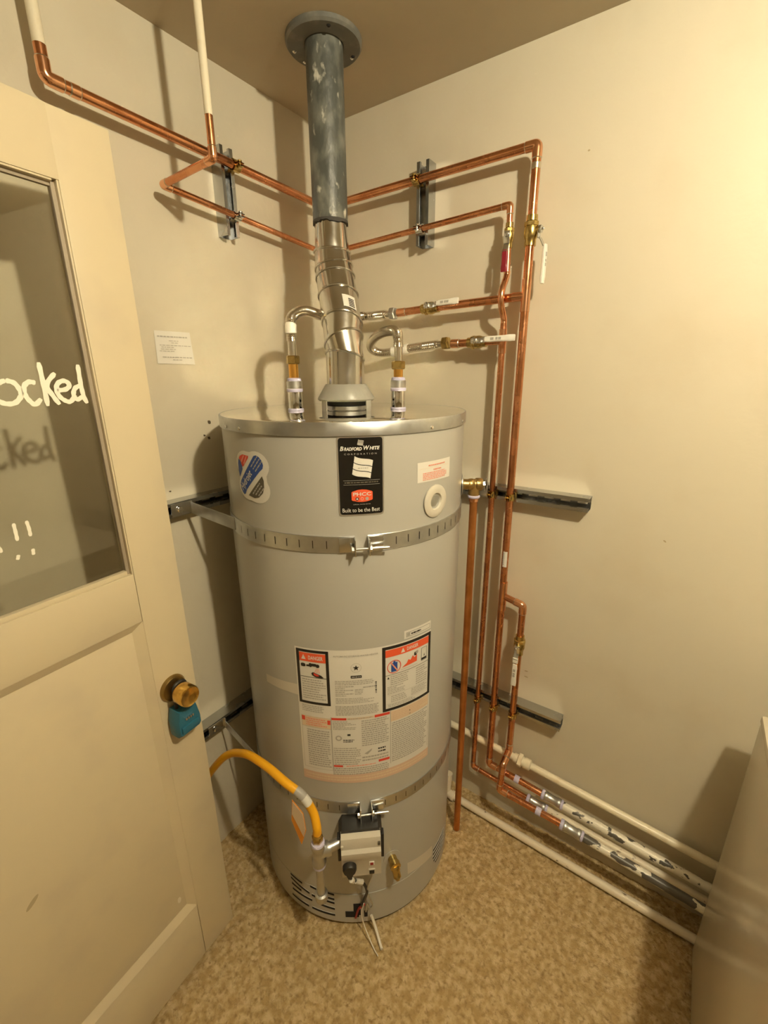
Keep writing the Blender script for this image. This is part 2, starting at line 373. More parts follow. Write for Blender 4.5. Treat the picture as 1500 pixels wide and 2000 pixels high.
STK = {'l': [(-0.2584, 1.6706), (-0.2598, 1.6387), (-0.2615, 1.6043)],
 'o': [(-0.2342, 1.6409), (-0.2229, 1.6363), (-0.217, 1.6236), (-0.2184, 1.6145), (-0.228, 1.605), (-0.2407, 1.604), (-0.2513, 1.6107), (-0.2545, 1.6231), (-0.2475, 1.635), (-0.2342, 1.6409)],
 'c': [(-0.1923, 1.636), (-0.2019, 1.6377), (-0.2102, 1.6306), (-0.2117, 1.6179), (-0.2068, 1.6066), (-0.1997, 1.6006), (-0.1894, 1.6095)],
 'k': [(-0.1811, 1.6695), (-0.181, 1.6336), (-0.1816, 1.5967)], 'k2': [(-0.1597, 1.6521), (-0.176, 1.6325), (-0.1696, 1.6124), (-0.1625, 1.5984)],
 'e': [(-0.1621, 1.6226), (-0.1472, 1.6241), (-0.1401, 1.6317), (-0.1471, 1.6386), (-0.1578, 1.635), (-0.1626, 1.6246), (-0.1598, 1.6119), (-0.1513, 1.6041), (-0.1431, 1.6029), (-0.1333, 1.6138)],
 'd': [(-0.1194, 1.6666), (-0.1206, 1.6362), (-0.12, 1.6122), (-0.1159, 1.5978)], 'd2': [(-0.1204, 1.6303), (-0.1315, 1.6256), (-0.1365, 1.6139), (-0.132, 1.6057), (-0.1214, 1.6102)],
 'x1': [(-0.2733, 1.4068), (-0.2735, 1.3906), (-0.2739, 1.3752)], 'x2': [(-0.2545, 1.406), (-0.2535, 1.3905), (-0.2541, 1.3771)],
 'y1': [(-0.2778, 1.3504), (-0.2809, 1.3421)], 'y2': [(-0.2554, 1.354), (-0.2567, 1.3427)], 'n': [(-0.3047, 1.4005), (-0.303, 1.38), (-0.2991, 1.3624)]}
b = MB()
for k, p in STK.items(): stroke(b, p, 0.0078 if k not in ('x1', 'x2', 'y1', 'y2', 'n') else 0.0055, -0.0176 - 0.00002 * len(k), 'chalk')
part(b, 'lettering', door, 'white hand-painted letters', angle=None)
# knob: rose, neck and short cylindrical grip
KZ, KS = 0.930, -0.061
rose = MB(); rose.lathe([(0.0, 0.0), (0.033, 0.0), (0.033, 0.003), (0.029, 0.009), (0.014, 0.012), (0.0, 0.012)], dpt(KS, KZ), DN, 'bronze', 32, caps=False)
kn = part(rose, 'rosette', door, 'tarnished brass rosette')
b = MB(); b.lathe([(0.010, 0.0), (0.010, 0.028), (0.022, 0.030), (0.0255, 0.036), (0.0255, 0.062), (0.0235, 0.066), (0.020, 0.064), (0.004, 0.062), (0.0, 0.061)], dpt(KS, KZ), DN, 'brassknob', 32, caps=False)
part(b, 'knob', kn, 'brass knob')
def oval(mb, s, z, a, w_, h_, off, m):
    c_, s_ = math.cos(a), math.sin(a); pts = [(w_ / 2 * math.cos(k * math.pi / 6) * c_ - h_ / 2 * math.sin(k * math.pi / 6) * s_, w_ / 2 * math.cos(k * math.pi / 6) * s_ + h_ / 2 * math.sin(k * math.pi / 6) * c_) for k in range(12)]
    mb.prism(pts, dpt(s, z, off), DS, DZ, DN, 0.0003, m)
b = MB(); oval(b, -0.137, 0.291, 0.0, 0.010, 0.020, -0.0131, 'puttywhite'); part(b, 'filler_spot', door, 'pale filler spot', angle=None)
b = MB(); oval(b, -0.404, 0.660, -0.9, 0.010, 0.030, -0.0131, 'scuff'); 
part(b, 'scuff_mark', door, 'brown scuff', angle=None)
# ------------------------------------------------------------------ lockbox hung on the knob
t = thing('lockbox', 'teal combination lockbox hanging from the brass door knob', 'lockbox', dpt(KS, 0.822, 0.02))
LX = (DS, DZ, DN)
b = MB()
o = dpt(KS + 0.003, 0.856, 0.006)
prof = [(-0.032, -0.036), (-0.027, -0.043), (0.029, -0.043), (0.035, -0.036), (0.035, -0.012), (0.026, 0.034), (-0.025, 0.034), (-0.032, 0.002)]
def loft(mb, rings, m, cap=True):
    n = len(rings[0]); vs = [p for r_ in rings for p in r_]; fs = []
    for i in range(len(rings) - 1):
        for k in range(n): fs.append((i * n + k, i * n + (k + 1) % n, (i + 1) * n + (k + 1) % n, (i + 1) * n + k))
    if cap: fs.append(tuple(range(n - 1, -1, -1))); fs.append(tuple((len(rings) - 1) * n + k for k in range(n)))
    mb.add(vs, fs, m)
loft(b, [[o + DS * (x * k) + DZ * (y * k) + DN * d for x, y in prof] for d, k in ((0, 0.93), (0.006, 1.0), (0.026, 1.0), (0.036, 0.84))], 'teal')
bd = part(b, 'body', t)
b = MB(); b.cbox(o + DN * 0.0375 + DZ * -0.021, (0.046, 0.017, 0.006), 'teal', LX, 0.0025); part(b, 'sliding_cover', t)
b = MB()
for k in range(4): b.cbox(o + DS * (-0.009 + 0.006 * k) + DZ * 0.006 + DN * 0.0375, (0.0045, 0.006, 0.006), 'zinc', LX, 0.001)
part(b, 'dial', t, 'metal number wheels')
b = MB(); b.tube(fillet([o + DS * -0.016 + DZ * 0.028 + DN * 0.018, o + DS * -0.016 + DZ * 0.096 + DN * 0.018, o + DS * 0.016 + DZ * 0.096 + DN * 0.018, o + DS * 0.016 + DZ * 0.028 + DN * 0.018], 0.015, 8), 0.0042, 'blackpl', 10)
part(b, 'shackle', t, 'black shackle')
# ------------------------------------------------------------------ paper notice
b = MB(); nz = [(-0.6800, 1.7585), (-0.5780, 1.7590), (-0.5745, 1.6755), (-0.6820, 1.6768)]
def npt(u, v, off):
    a = V((off, *nz[0])).lerp(V((off, *nz[1])), u); c = V((off, *nz[3])).lerp(V((off, *nz[2])), u); return a.lerp(c, v)
g = 8
vs = [npt(i / g, j / g, 0.0015 + 0.0022 * (i / g) ** 2 * (j / g) ** 2 + 0.0006 * math.sin(i * 1.3)) for j in range(g + 1) for i in range(g + 1)]
b.add(vs, [(j * (g + 1) + i, (j + 1) * (g + 1) + i, (j + 1) * (g + 1) + i + 1, j * (g + 1) + i + 1) for j in range(g) for i in range(g)], 'paper')
N0 = solo(b, 'paper_notice', 'small white printed paper notice taped to the left wall', 'notice', (0.0, -0.628, 1.717))
b = MB(); rn = random.Random(3)
for v, u0, u1, hh, m in ((0.15, 0.06, 0.92, 0.035, 'greyink'), (0.28, 0.36, 0.62, 0.02, 'greyink'), (0.34, 0.42, 0.60, 0.02, 'greyink'), (0.42, 0.10, 0.95, 0.022, 'greyink'), (0.48, 0.14, 0.50, 0.02, 'greyink'), (0.54, 0.12, 0.52, 0.02, 'greyink'), (0.60, 0.08, 0.48, 0.02, 'greyink'), (0.78, 0.14, 0.94, 0.03, 'greyink'), (0.86, 0.40, 0.66, 0.02, 'greyink')):
    u = u0
    while u < u1 - 0.02:
        du = min(rn.uniform(0.04, 0.11), u1 - u); off = 0.0030 + 0.0022 * u * u * v * v
        b.add([npt(u, v, off), npt(u + du, v, off), npt(u + du, v + hh, off), npt(u, v + hh, off)], [(3, 2, 1, 0)], m); u += du + 0.018
part(b, 'print', N0, 'faint grey print', angle=None)

# ------------------------------------------------------------------ struts
def strut(label, p0, p1, out, group, hole0=0.02):
    """slotted U channel, open side facing out from the wall"""
    p0 = V(p0); p1 = V(p1); a = (p1 - p0); Ln = a.length; a.normalize(); out = V(out); wd = out.cross(a).normalized()
    b = MB(); W = D = 0.041; T = 0.0026; mid = (p0 + p1) / 2; ax = (a, wd, out)
    for s in (-1, 1):
        b.box(mid + wd * s * (W / 2 - T / 2) + out * (D - T) / 2, (Ln, T, D - T), 'strut', ax)
        b.box(mid + wd * s * (W / 2 - 0.0048) + out * (D - T / 2), (Ln, 0.0096, T), 'strut', ax)
        b.box(mid + wd * s * (W / 2 - 0.0096) + out * (D - 0.005), (Ln, T, 0.0075), 'strut', ax)
        b.box(mid + wd * s * (W / 2 - T - 0.0061) + out * T / 2, (Ln, 0.0122, T), 'strut', ax)
    x = hole0; prev = 0.0
    while x < Ln:
        if x - prev > 0.001: b.box(p0 + a * (prev + x) / 2 + out * T / 2, (x - prev, 0.0115, T), 'strut', ax)
        prev = x + 0.028; x += 0.048
    if prev < Ln: b.box(p0 + a * (prev + Ln) / 2 + out * T / 2, (Ln - prev, 0.0115, T), 'strut', ax)
    return solo(b, 'strut_channel', label, 'channel', p0, group)
SG = 'galvanised strut channels on the walls'
strut('upright strut channel on the left wall behind the upper copper pipes', (0, -0.4280, 2.018), (0, -0.4280, 2.228), (1, 0, 0), SG)
strut('upright strut channel on the right wall behind the upper copper pipes', (0.4235, 0, 2.016), (0.4235, 0, 2.232), (0, -1, 0), SG)
strut('upper horizontal strut channel on the left wall beside the paper notice and door', (0, -0.86, 1.289), (0, -0.05, 1.289), (1, 0, 0), SG, 0.01)
strut('lower horizontal strut channel on the left wall above the yellow gas hose', (0, -0.86, 0.524), (0, -0.05, 0.524), (1, 0, 0), SG, 0.01)
strut('upper horizontal strut channel on the right wall at the level of the relief valve', (0.06, 0, 1.286), (0.981, 0, 1.286), (0, -1, 0), SG)
strut('lower horizontal strut channel on the right wall behind the three pipe clamps', (0.06, 0, 0.519), (0.985, 0, 0.519), (0, -1, 0), SG)

# ------------------------------------------------------------------ pipe helpers
def run(t, pts, r, m='copper', fm='copperfit', bend=1.5, name='pipe', fit=1.13, sock=1.1, trim=(0, 0), seg=18):
    """straight pipes between the corners, an elbow fitting at each corner"""
    P = [V(p) for p in pts]; n = len(P)
    for i in range(n - 1):
        b = MB(); b.tube([P[i], P[i + 1]], r, m, seg); part(b, name, t)
    for i in range(1, n - 1):
        a = (P[i - 1] - P[i]).normalized(); c = (P[i + 1] - P[i]).normalized(); q = r * bend
        path = [P[i] + a * (q + r * sock)] + fillet([P[i] + a * (q + r * 0.2), P[i], P[i] + c * (q + r * 0.2)], q, 8)[1:-1] + [P[i] + c * (q + r * sock)]
        b = MB(); b.tube(path, r * fit, fm, seg)
        for d in (a, c): b.tube([P[i] + d * (q + r * sock), P[i] + d * (q + r * sock + 0.0022)], [r * fit, r * 1.01], 'solder', seg)
        part(b, 'elbow', t)
def sleeve(t, c, d, ln, r, m='copperfit', name='coupling', seg=18, rings=True):
    c = V(c); d = V(d).normalized(); b = MB()
    b.tube([c - d * ln / 2, c + d * ln / 2], r, m, seg)
    if rings:
        for s in (-1, 1): b.tube([c + d * s * ln / 2, c + d * s * (ln / 2 + 0.0022)], [r, r * 0.9], 'solder', seg)
    return part(b, name, t)
def hexnut(mb, c, d, ln, r, m):
    c = V(c); d = V(d).normalized()
    mb.lathe([(r * 0.86, -ln / 2), (r, -ln / 2 + ln * 0.12), (r, ln / 2 - ln * 0.12), (r * 0.86, ln / 2)], c, d, m, 6)
R3, R2 = 0.0111, 0.0080      # 7/8" and 5/8" tube
# thick line: left wall, corner, right wall, riser, foot, painted end
CB = 'copper pipe'
t = thing('copper_pipe', 'thick copper pipe along both walls and down the right wall with a white-handled valve', 'pipe', (0.762, -0.054, 0.24))
ZL = 2.1960
big = [(0.054, -0.850, 2.246), (0.054, -0.850, ZL), (0.054, -0.054, 2.1790), (0.758, -0.054, 2.1860), (0.7605, -0.054, 0.2420), (0.96, -0.054, 0.2235)]
run(t, big, R3)
sleeve(t, (0.054, -0.80, 2.1945), (0, 1, -0.02), 0.016, R3 * 1.1)
sleeve(t, (0.758, -0.054, 2.140), (0, 0, 1), 0.012, R3 * 1.06, 'solder')
b = MB(); b.tube([(0.758, -0.054, 1.885), (0.758, -0.054, 1.805)], R3 * 1.14, 'copperfit', 18); b.tube([(0.758, -0.054, 1.8445), (0.722, -0.054, 1.8445)], R3 * 1.09, 'copperfit', 18)
part(b, 'tee', t)
for a_, c_ in (((0.758, -0.054, 1.8445), (0.492, -0.054, 1.8385)), ((0.438, -0.054, 1.8370), (0.352, -0.054, 1.8335))):
    b = MB(); b.tube([a_, c_], R3, 'copper', 18); part(b, 'branch_pipe', t)
sleeve(t, (0.70, -0.054, 1.8430), (1, 0, 0.02), 0.004, R3 * 1.06, 'solder', rings=False)
sleeve(t, (0.362, -0.054, 1.834), (1, 0, 0.02), 0.030, R3 * 1.12)
b = MB(); b.tube([(0.7615, -0.054, 0.995), (0.7615, -0.054, 0.895)], R3 * 1.14, 'copperfit', 18); part(b, 'tee', t)
b = MB(); b.tube([(0.7606, -0.0650, 1.105), (0.7606, -0.0650, 1.052)], 0.0006, 'paper', 6)
b = MB()
for k in range(5):
    a0 = R(-150 + 20 * k); a1 = R(-150 + 20 * (k + 1)); rr = R3 + 0.0008
    b.add([(0.7611 + rr * math.cos(x), -0.054 + rr * math.sin(x), z) for x, z in ((a0, 1.052), (a1, 1.052), (a1, 1.105), (a0, 1.105))], [(0, 1, 2, 3)], 'paper')
for k in range(6):
    a0 = R(-120); a1 = R(-95); rr = R3 + 0.0013
    b.add([(0.7611 + rr * math.cos(x), -0.054 + rr * math.sin(x), z) for x, z in ((a0, 1.060 + 0.007 * k), (a1, 1.060 + 0.007 * k), (a1, 1.064 + 0.007 * k), (a0, 1.064 + 0.007 * k))], [(0, 1, 2, 3)], 'greyink')
part(b, 'pipe_sticker', t, 'small white printed sticker')
sleeve(t, (0.868, -0.054, 0.2320), (1, 0, -0.09), 0.018, R3 * 1.2, 'dope', 'sealant_ring', rings=False)
# bypass loop off the riser, jogging forward near the floor
t = thing('copper_pipe', 'copper bypass pipe looping out of the thick riser down to the lowest painted pipe', 'pipe', (0.829, -0.054, 0.20))
run(t, [(0.762, -0.054, 0.945), (0.830, -0.054, 0.930), (0.830, -0.054, 0.345), (0.829, -0.110, 0.322), (0.8245, -0.110, 0.208), (1.045, -0.110, 0.199)], R3 * 0.98)
sleeve(t, (0.965, -0.110, 0.2023), (1, 0, -0.04), 0.018, R3 * 1.2, 'dope', 'sealant_ring', rings=False)
# thin line
t = thing('copper_pipe', 'thin copper pipe along both walls and down beside the thick riser with a red-handled valve', 'pipe', (0.6975, -0.051, 0.18))
run(t, [(0.250, -0.632, 2.168), (0.250, -0.632, 2.089), (0.051, -0.632, 2.0815), (0.051, -0.051, 2.0420), (0.697, -0.051, 2.0690), (0.7000, -0.051, 1.912)], R2)
b = MB(); b.tube(smooth_path([(0.7000, -0.051, 1.912), (0.7000, -0.053, 1.898), (0.6995, -0.075, 1.866), (0.6995, -0.0805, 1.8445), (0.6995, -0.075, 1.823), (0.7005, -0.053, 1.792), (0.7005, -0.051, 1.778)], 8), R2 * 1.1, 'copperfit', 18); part(b, 'crossover', t)
run(t, [(0.7005, -0.051, 1.780), (0.6975, -0.051, 0.1870), (0.925, -0.058, 0.1750)], R2 * 1.12)
b = MB(); b.tube([(0.7005, -0.051, 1.765), (0.7005, -0.051, 1.700)], R2 * 1.38, 'copperfit', 18); b.tube([(0.7005, -0.051, 1.7345), (0.672, -0.051, 1.7345)], R2 * 1.38, 'copperfit', 18); part(b, 'tee', t)
b = MB(); b.tube([(0.7005, -0.051, 1.7345), (0.650, -0.051, 1.7340)], R3 * 0.9, 'copper', 18); part(b, 'branch_pipe', t)
b = MB(); b.tube([(0.596, -0.051, 1.7330), (0.545, -0.051, 1.7325)], R3 * 1.0, 'copper', 18); part(b, 'branch_pipe', t)
sleeve(t, (0.553, -0.051, 1.7326), (1, 0, 0), 0.024, R3 * 1.16)

# ------------------------------------------------------------------ ball valves
def valve(label, c, along, stem, r, handle, hm, ln=0.062, hl=0.105, tilt=0.012, two=False):
    """along: pipe direction the handle points to; stem: outwards"""
    x = V(along).normalized(); z = V(stem); z = (z - x * z.dot(x)).normalized(); y = z.cross(x)
    rot = Matrix((x, y, z)).transposed()
    t = thing('ball_valve', label, 'valve', c, 'quarter-turn ball valves', rot)
    b = MB(); h = ln / 2
    b.lathe([(r * 1.28, -h), (r * 1.34, -h * 0.62)], (0, 0, 0), (1, 0, 0), 'brass', 20)
    b.lathe([(r * 1.34, -h * 0.62), (r * 1.72, -h * 0.55), (r * 1.72, -h * 0.30)], (0, 0, 0), (1, 0, 0), 'brass', 8)
    b.lathe([(r * 1.5, -h * 0.30), (r * 1.62, -h * 0.1), (r * 1.62, h * 0.25), (r * 1.42, h * 0.5), (r * 1.3, h * 0.6), (r * 1.34, h)], (0, 0, 0), (1, 0, 0), 'brass', 20)
    b.lathe([(r * 0.85, 0), (r * 0.85, r * 2.1)], (0, 0, 0), (0, 0, 1), 'brass', 14)
    part(b, 'body', t)
    b = MB(); hexnut(b, (0, 0, r * 2.35), (0, 0, 1), r * 0.6, r * 0.85, 'zinc'); b.lathe([(r * 0.28, r * 2.4), (r * 0.28, r * 3.0), (r * 0.2, r * 3.1)], (0, 0, 0), (0, 0, 1), 'zinc', 10); part(b, 'stem_nut', t)
    z0 = r * 2.0
    b = MB()
    b.cbox((0.006, 0, z0), (0.030, 0.016, 0.0022), 'zinc', None, 0.0006)
    sx = V((0.022, 0, 0.012)).normalized(); b.cbox((0.030, 0, z0 + tilt / 2), (0.026, 0.015, 0.0022), 'zinc', (sx, V((0, 1, 0)), sx.cross(V((0, 1, 0)))), 0.0006)
    hd = part(b, 'handle', t, 'zinc lever')
    b = MB(); x0 = 0.037
    if two:
        b.cbox((x0 + 0.008, 0, z0 + tilt), (0.020, 0.017, 0.006), hm, None, 0.002)
        x0 += 0.024
    n = 7; rings = []
    for i in range(n):
        u = i / (n - 1); wd = 0.0085 - 0.0012 * math.sin(u * math.pi * 0.9) + 0.0022 * u ** 3; th = 0.0042
        if i in (0, n - 1): wd *= 0.8; th *= 0.7
        cx = x0 + (hl - x0) * u
        rings.append([V((cx, wd * a, z0 + tilt + th * c_)) for a, c_ in ((-1, -0.5), (-0.7, -1), (0.7, -1), (1, -0.5), (1, 0.5), (0.7, 1), (-0.7, 1), (-1, 0.5))])
    loft(b, rings, hm); gp = part(b, 'grip', hd, {'whitepl': 'white vinyl grip', 'redpl': 'red vinyl grip'}[hm])
    if hm == 'whitepl':
        for u0, wd_ in ((0.20, 0.010), (0.38, 0.006), (0.47, 0.008)):
            cx = x0 + (hl - x0) * u0
            b2 = [(cx, -0.0035, 0), (cx + wd_, -0.0035, 0), (cx + wd_, 0.0035, 0), (cx, 0.0035, 0)]
            pm = MB(); pm.add([V(p) + V((0, 0, z0 + tilt + 0.0045)) for p in b2], [(0, 1, 2, 3)], 'greyink')
            mb_o = pm.mesh('print', None, None); gp_me = gp.data
            bm = bmesh.new(); bm.from_mesh(gp_me); k0 = len(bm.faces); bm.from_mesh(mb_o); bm.faces.ensure_lookup_table()
            if MT['greyink'].name not in gp_me.materials: gp_me.materials.append(MT['greyink'])
            ki = gp_me.materials.find(MT['greyink'].name)
            for f in bm.faces[k0:]: f.material_index = ki
            bm.to_mesh(gp_me); bm.free()
    return t
valve('brass ball valve with red lever on the thin copper riser', (0.6985, -0.051, 1.997), (0, 0, -1), (0.02, -1, 0), R2, 'down', 'redpl', 0.060, 0.090, 0.006)
valve('large brass ball valve with white lever hanging edge-on at the thick riser', (0.7585, -0.054, 1.998), (0, 0, -1), (1, -0.12, 0), R3, 'down', 'whitepl', 0.070, 0.128, 0.020)
valve('ball valve with white lever on the upper branch pipe beside the vent', (0.465, -0.054, 1.8378), (1, 0, 0.022), (0, -1, 0.22), R3, 'right', 'whitepl', 0.058, 0.108, 0.008)
valve('ball valve with white lever on the lower branch pipe crossing the risers', (0.623, -0.051, 1.7337), (1, 0, 0.012), (0, -1, 0.12), R3, 'right', 'whitepl', 0.058, 0.124, 0.010)
valve('ball valve with white lever on the bypass pipe near the lower channel', (0.830, -0.054, 0.785), (0, 0, -1), (0, -1, 0), R3, 'down', 'whitepl', 0.070, 0.142, 0.006, two=True)

# ------------------------------------------------------------------ clamps
def clamp(label, c, along, out, r, m, earside=1):
    x = V(along).normalized(); z = V(out).normalized(); y = z.cross(x); rot = Matrix((x, y, z)).transposed()
    t = thing('pipe_clamp', label, 'clamp', c, 'pipe clamps on the strut channels', rot)
    for s in (-1, 1):
        b = MB(); rr = r + 0.0016; W = 0.021; pts = []
        for k in range(11):
            a = R(12 + k * 15.6); pts.append((s * math.sin(a) * rr, math.cos(a) * rr))
        pts = [(s * 0.0022, r + 0.013)] + pts + [(s * 0.010, -r - 0.010), (s * 0.010, -r - 0.018)]
        outer = []
        for i, p in enumerate(pts):
            a = pts[max(i - 1, 0)]; c2 = pts[min(i + 1, len(pts) - 1)]; d = V((c2[0] - a[0], c2[1] - a[1])).normalized(); nn = V((-d.y, d.x)) * s
            outer.append((p[0] - 0 + nn.x * 0.002, p[1] + nn.y * 0.002))
        n = len(pts); vs = [(sx * W / 2, p[0], p[1]) for sx in (-1, 1) for p in pts] + [(sx * W / 2, p[0], p[1]) for sx in (-1, 1) for p in outer]
        fs = []
        for i in range(n - 1):
            fs += [(i, i + 1, n + i + 1, n + i), (2 * n + i, 3 * n + i, 3 * n + i + 1, 2 * n + i + 1), (i, 2 * n + i, 2 * n + i + 1, i + 1), (n + i, n + i + 1, 3 * n + i + 1, 3 * n + i)]
        b.add(vs, fs, m); part(b, 'half_strap', t)
    b = MB(); hexnut(b, (0, -0.007, r + 0.008), (0, 1, 0), 0.005, 0.0062, m); b.lathe([(0.0032, -0.009), (0.0032, 0.010)], (0, 0, r + 0.008), (0, 1, 0), m, 10)
    b.lathe([(0.0062, 0.005), (0.0062, 0.008), (0.004, 0.0095)], (0, 0, r + 0.008), (0, 1, 0), m, 12); part(b, 'bolt', t)
    return t
clamp('brass pipe clamp on the left wall channel beside the hanging white pipe', (0.054, -0.412, 2.1865), (0, 1, -0.02), (1, 0, 0), R3, 'brass')
clamp('zinc pipe clamp around the thin pipe on the left wall channel', (0.051, -0.420, 2.0670), (0, 1, -0.06), (1, 0, 0), R2, 'zinc')
clamp('brass pipe clamp around the thick pipe on the right wall upright channel', (0.412, -0.054, 2.1826), (-1, 0, -0.01), (0, -1, 0), R3, 'brass')
clamp('zinc pipe clamp around the thin pipe on the right wall upright channel', (0.4215, -0.051, 2.0575), (-1, 0, -0.03), (0, -1, 0), R2, 'zinc')
clamp('brass pipe clamp nearest the relief valve on the upper horizontal channel', (0.6995, -0.051, 1.283), (0, 0, 1), (0, -1, 0), R2 * 1.12, 'brass')
clamp('brass pipe clamp around the thick riser on the upper horizontal channel', (0.7600, -0.054, 1.283), (0, 0, 1), (0, -1, 0), R3, 'brass')
clamp('leftmost brass pipe clamp on the lower horizontal channel', (0.6980, -0.051, 0.505), (0, 0, 1), (0, -1, 0), R2 * 1.12, 'brass')
clamp('middle brass pipe clamp on the lower horizontal channel', (0.7605, -0.054, 0.502), (0, 0, 1), (0, -1, 0), R3, 'brass')
clamp('rightmost brass pipe clamp on the lower horizontal channel below the bypass valve', (0.830, -0.054, 0.502), (0, 0, 1), (0, -1, 0), R3, 'brass')

# ------------------------------------------------------------------ painted pipes
PG = 'cream painted pipes'
b = MB(); b.tube([(0.054, -0.850, 2.244), (0.054, -0.850, H + 0.02)], R3 * 0.98, 'cream'); solo(b, 'painted_pipe', 'cream painted pipe rising from the copper elbow above the door', 'pipe', (0.054, -0.850, 2.244), PG)
b = MB(); b.tube([(0.250, -0.632, 2.165), (0.250, -0.632, H + 0.02)], R2 * 1.05, 'cream'); solo(b, 'painted_pipe', 'thin cream painted pipe hanging from the ceiling left of the vent pipe', 'pipe', (0.25, -0.632, 2.165), PG)
t = thing('painted_pipe', 'uppermost cream painted pipe low on the right wall with a union', 'pipe', (0.95, -0.03, 0.285), PG)
b = MB(); b.tube([(0.40, -0.03, 0.330), (0.858, -0.03, 0.2985)], 0.0125, 'cream'); b.tube([(0.858, -0.03, 0.2985), (1.95, -0.03, 0.2150)], 0.0125, 'cream'); part(b, 'pipe', t)
b = MB(); d = V((1, 0, -0.073)).normalized(); hexnut(b, (0.866, -0.03, 0.298), d, 0.016, 0.024, 'cream'); b.lathe([(0.0165, -0.022), (0.0165, 0.036)], (0.866, -0.03, 0.298), d, 'cream', 18); b.lathe([(0.019, 0.016), (0.019, 0.036), (0.0135, 0.040)], (0.866, -0.03, 0.298), d, 'cream', 18); part(b, 'union', t)
def galv_to_paint(label, a, c, r, m, u, nick=False):
    a = V(a); c = V(c); d = (c - a).normalized()
    t = thing('painted_pipe', label, 'pipe', a, PG)
    b = MB(); b.tube([a + d * 0.01, c], r, m); part(b, 'pipe', t)
    b = MB(); b.lathe([(r * 1.1, 0.0), (r * 1.24, 0.003), (r * 1.24, 0.012), (r * 1.10, 0.015), (r * 1.10, 0.043), (r * 1.24, 0.046), (r * 1.24, 0.055), (r * 1.1, 0.058)], a, d, 'galv', 18); part(b, 'dielectric_coupling', t, 'galvanised coupling')
    b = MB(); b.lathe([(r * 1.15, -0.008), (r * 1.3, -0.006), (r * 1.3, 0.002), (r * 1.15, 0.003)], a, d, 'dope', 18); part(b, 'sealant_ring', t, 'lavender thread sealant'); b = MB(); b.lathe([(r * 1.15, 0.058), (r * 1.22, 0.059), (r * 1.22, 0.064), (r * 1.1, 0.066)], a, d, 'dope', 18); part(b, 'sealant_ring', t, 'lavender thread sealant')
galv_to_paint('chipped cream painted pipe fed by the thick copper riser', (0.965, -0.054, 0.2225), (1.95, -0.054, 0.1480), 0.0135, 'flaky', 0)
galv_to_paint('shaded cream painted pipe tucked behind the two flaking pipes', (0.918, -0.058, 0.1755), (1.95, -0.058, 0.1040), 0.0125, 'dirty', 0)
galv_to_paint('badly flaking lowest wall pipe fed by the copper bypass', (1.045, -0.110, 0.199), (1.95, -0.110, 0.1180), 0.0135, 'flaky2', 0)
t = thing('painted_pipe', 'scuffed cream painted pipe lying on the carpet edge along the right wall', 'pipe', (1.0, -0.085, 0.012), PG)
b = MB(); b.tube([(0.60, -0.0755, 0.016), (1.95, -0.110, 0.016)], 0.0135, 'dirty'); part(b, 'pipe', t)
b = MB(); b.tube(fillet([(0.628, -0.0765, 0.016), (0.600, -0.0755, 0.016), (0.600, -0.060, 0.10)], 0.02, 6), 0.0165, 'dirty'); b.lathe([(0.0195, 0.0), (0.0195, 0.012)], (0.626, -0.0765, 0.016), (1, 0, 0), 'dirty', 18); part(b, 'elbow', t)

# ------------------------------------------------------------------ water heater
CX, CY, RR = 0.3788, -0.3743, 0.330
HT = 1.5510
def cyl(a, z, r=RR): return V((CX + r * math.cos(R(a)), CY + r * math.sin(R(a)), z))
heater = thing('water_heater', 'tall grey cylindrical gas water heater standing on the carpet in the corner', 'water heater', (CX, CY, 0))
b = MB(); b.lathe([(RR - 0.006, 0.012), (RR, 0.016), (RR, 0.138), (RR - 0.0012, 0.139), (RR - 0.0012, 0.1405), (RR, 0.1415), (RR, HT - 0.004), (RR - 0.02, HT - 0.003)], (CX, CY, 0), (0, 0, 1), 'jacket', 160); part(b, 'jacket', heater)
b = MB(); b.lathe([(RR - 0.016, 0.0), (RR - 0.016, 0.014)], (CX, CY, 0), (0, 0, 1), 'skirt', 96); part(b, 'base_ring', heater)
b = MB(); b.lathe([(RR + 0.0005, HT - 0.0004), (RR - 0.002, HT), (0.20, HT), (0.10, HT + 0.0006), (0.0, HT + 0.001)], (CX, CY, 0), (0, 0, 1), 'lid', 160, caps=False); lid = part(b, 'lid', heater, 'mirror-bright sheet steel lid')
b = MB(); b.lathe([(RR + 0.0025, HT - 0.030), (RR + 0.004, HT - 0.029), (RR + 0.004, HT - 0.002), (RR + 0.0025, HT), (RR + 0.0003, HT - 0.0004)], (CX, CY, 0), (0, 0, 1), 'galv', 160, caps=False); part(b, 'lid_rim', lid)
for a in (-108, -96.5, -14.5, 12):
    b = MB(); d = cyl(a, 0) - cyl(a, 0, 0); b.lathe([(0.0042, 0.0), (0.0042, 0.0012), (0.003, 0.0026), (0.0, 0.003)], cyl(a, HT - 0.021, RR + 0.004), d, 'chrome', 12, caps=False); part(b, 'screw', lid)
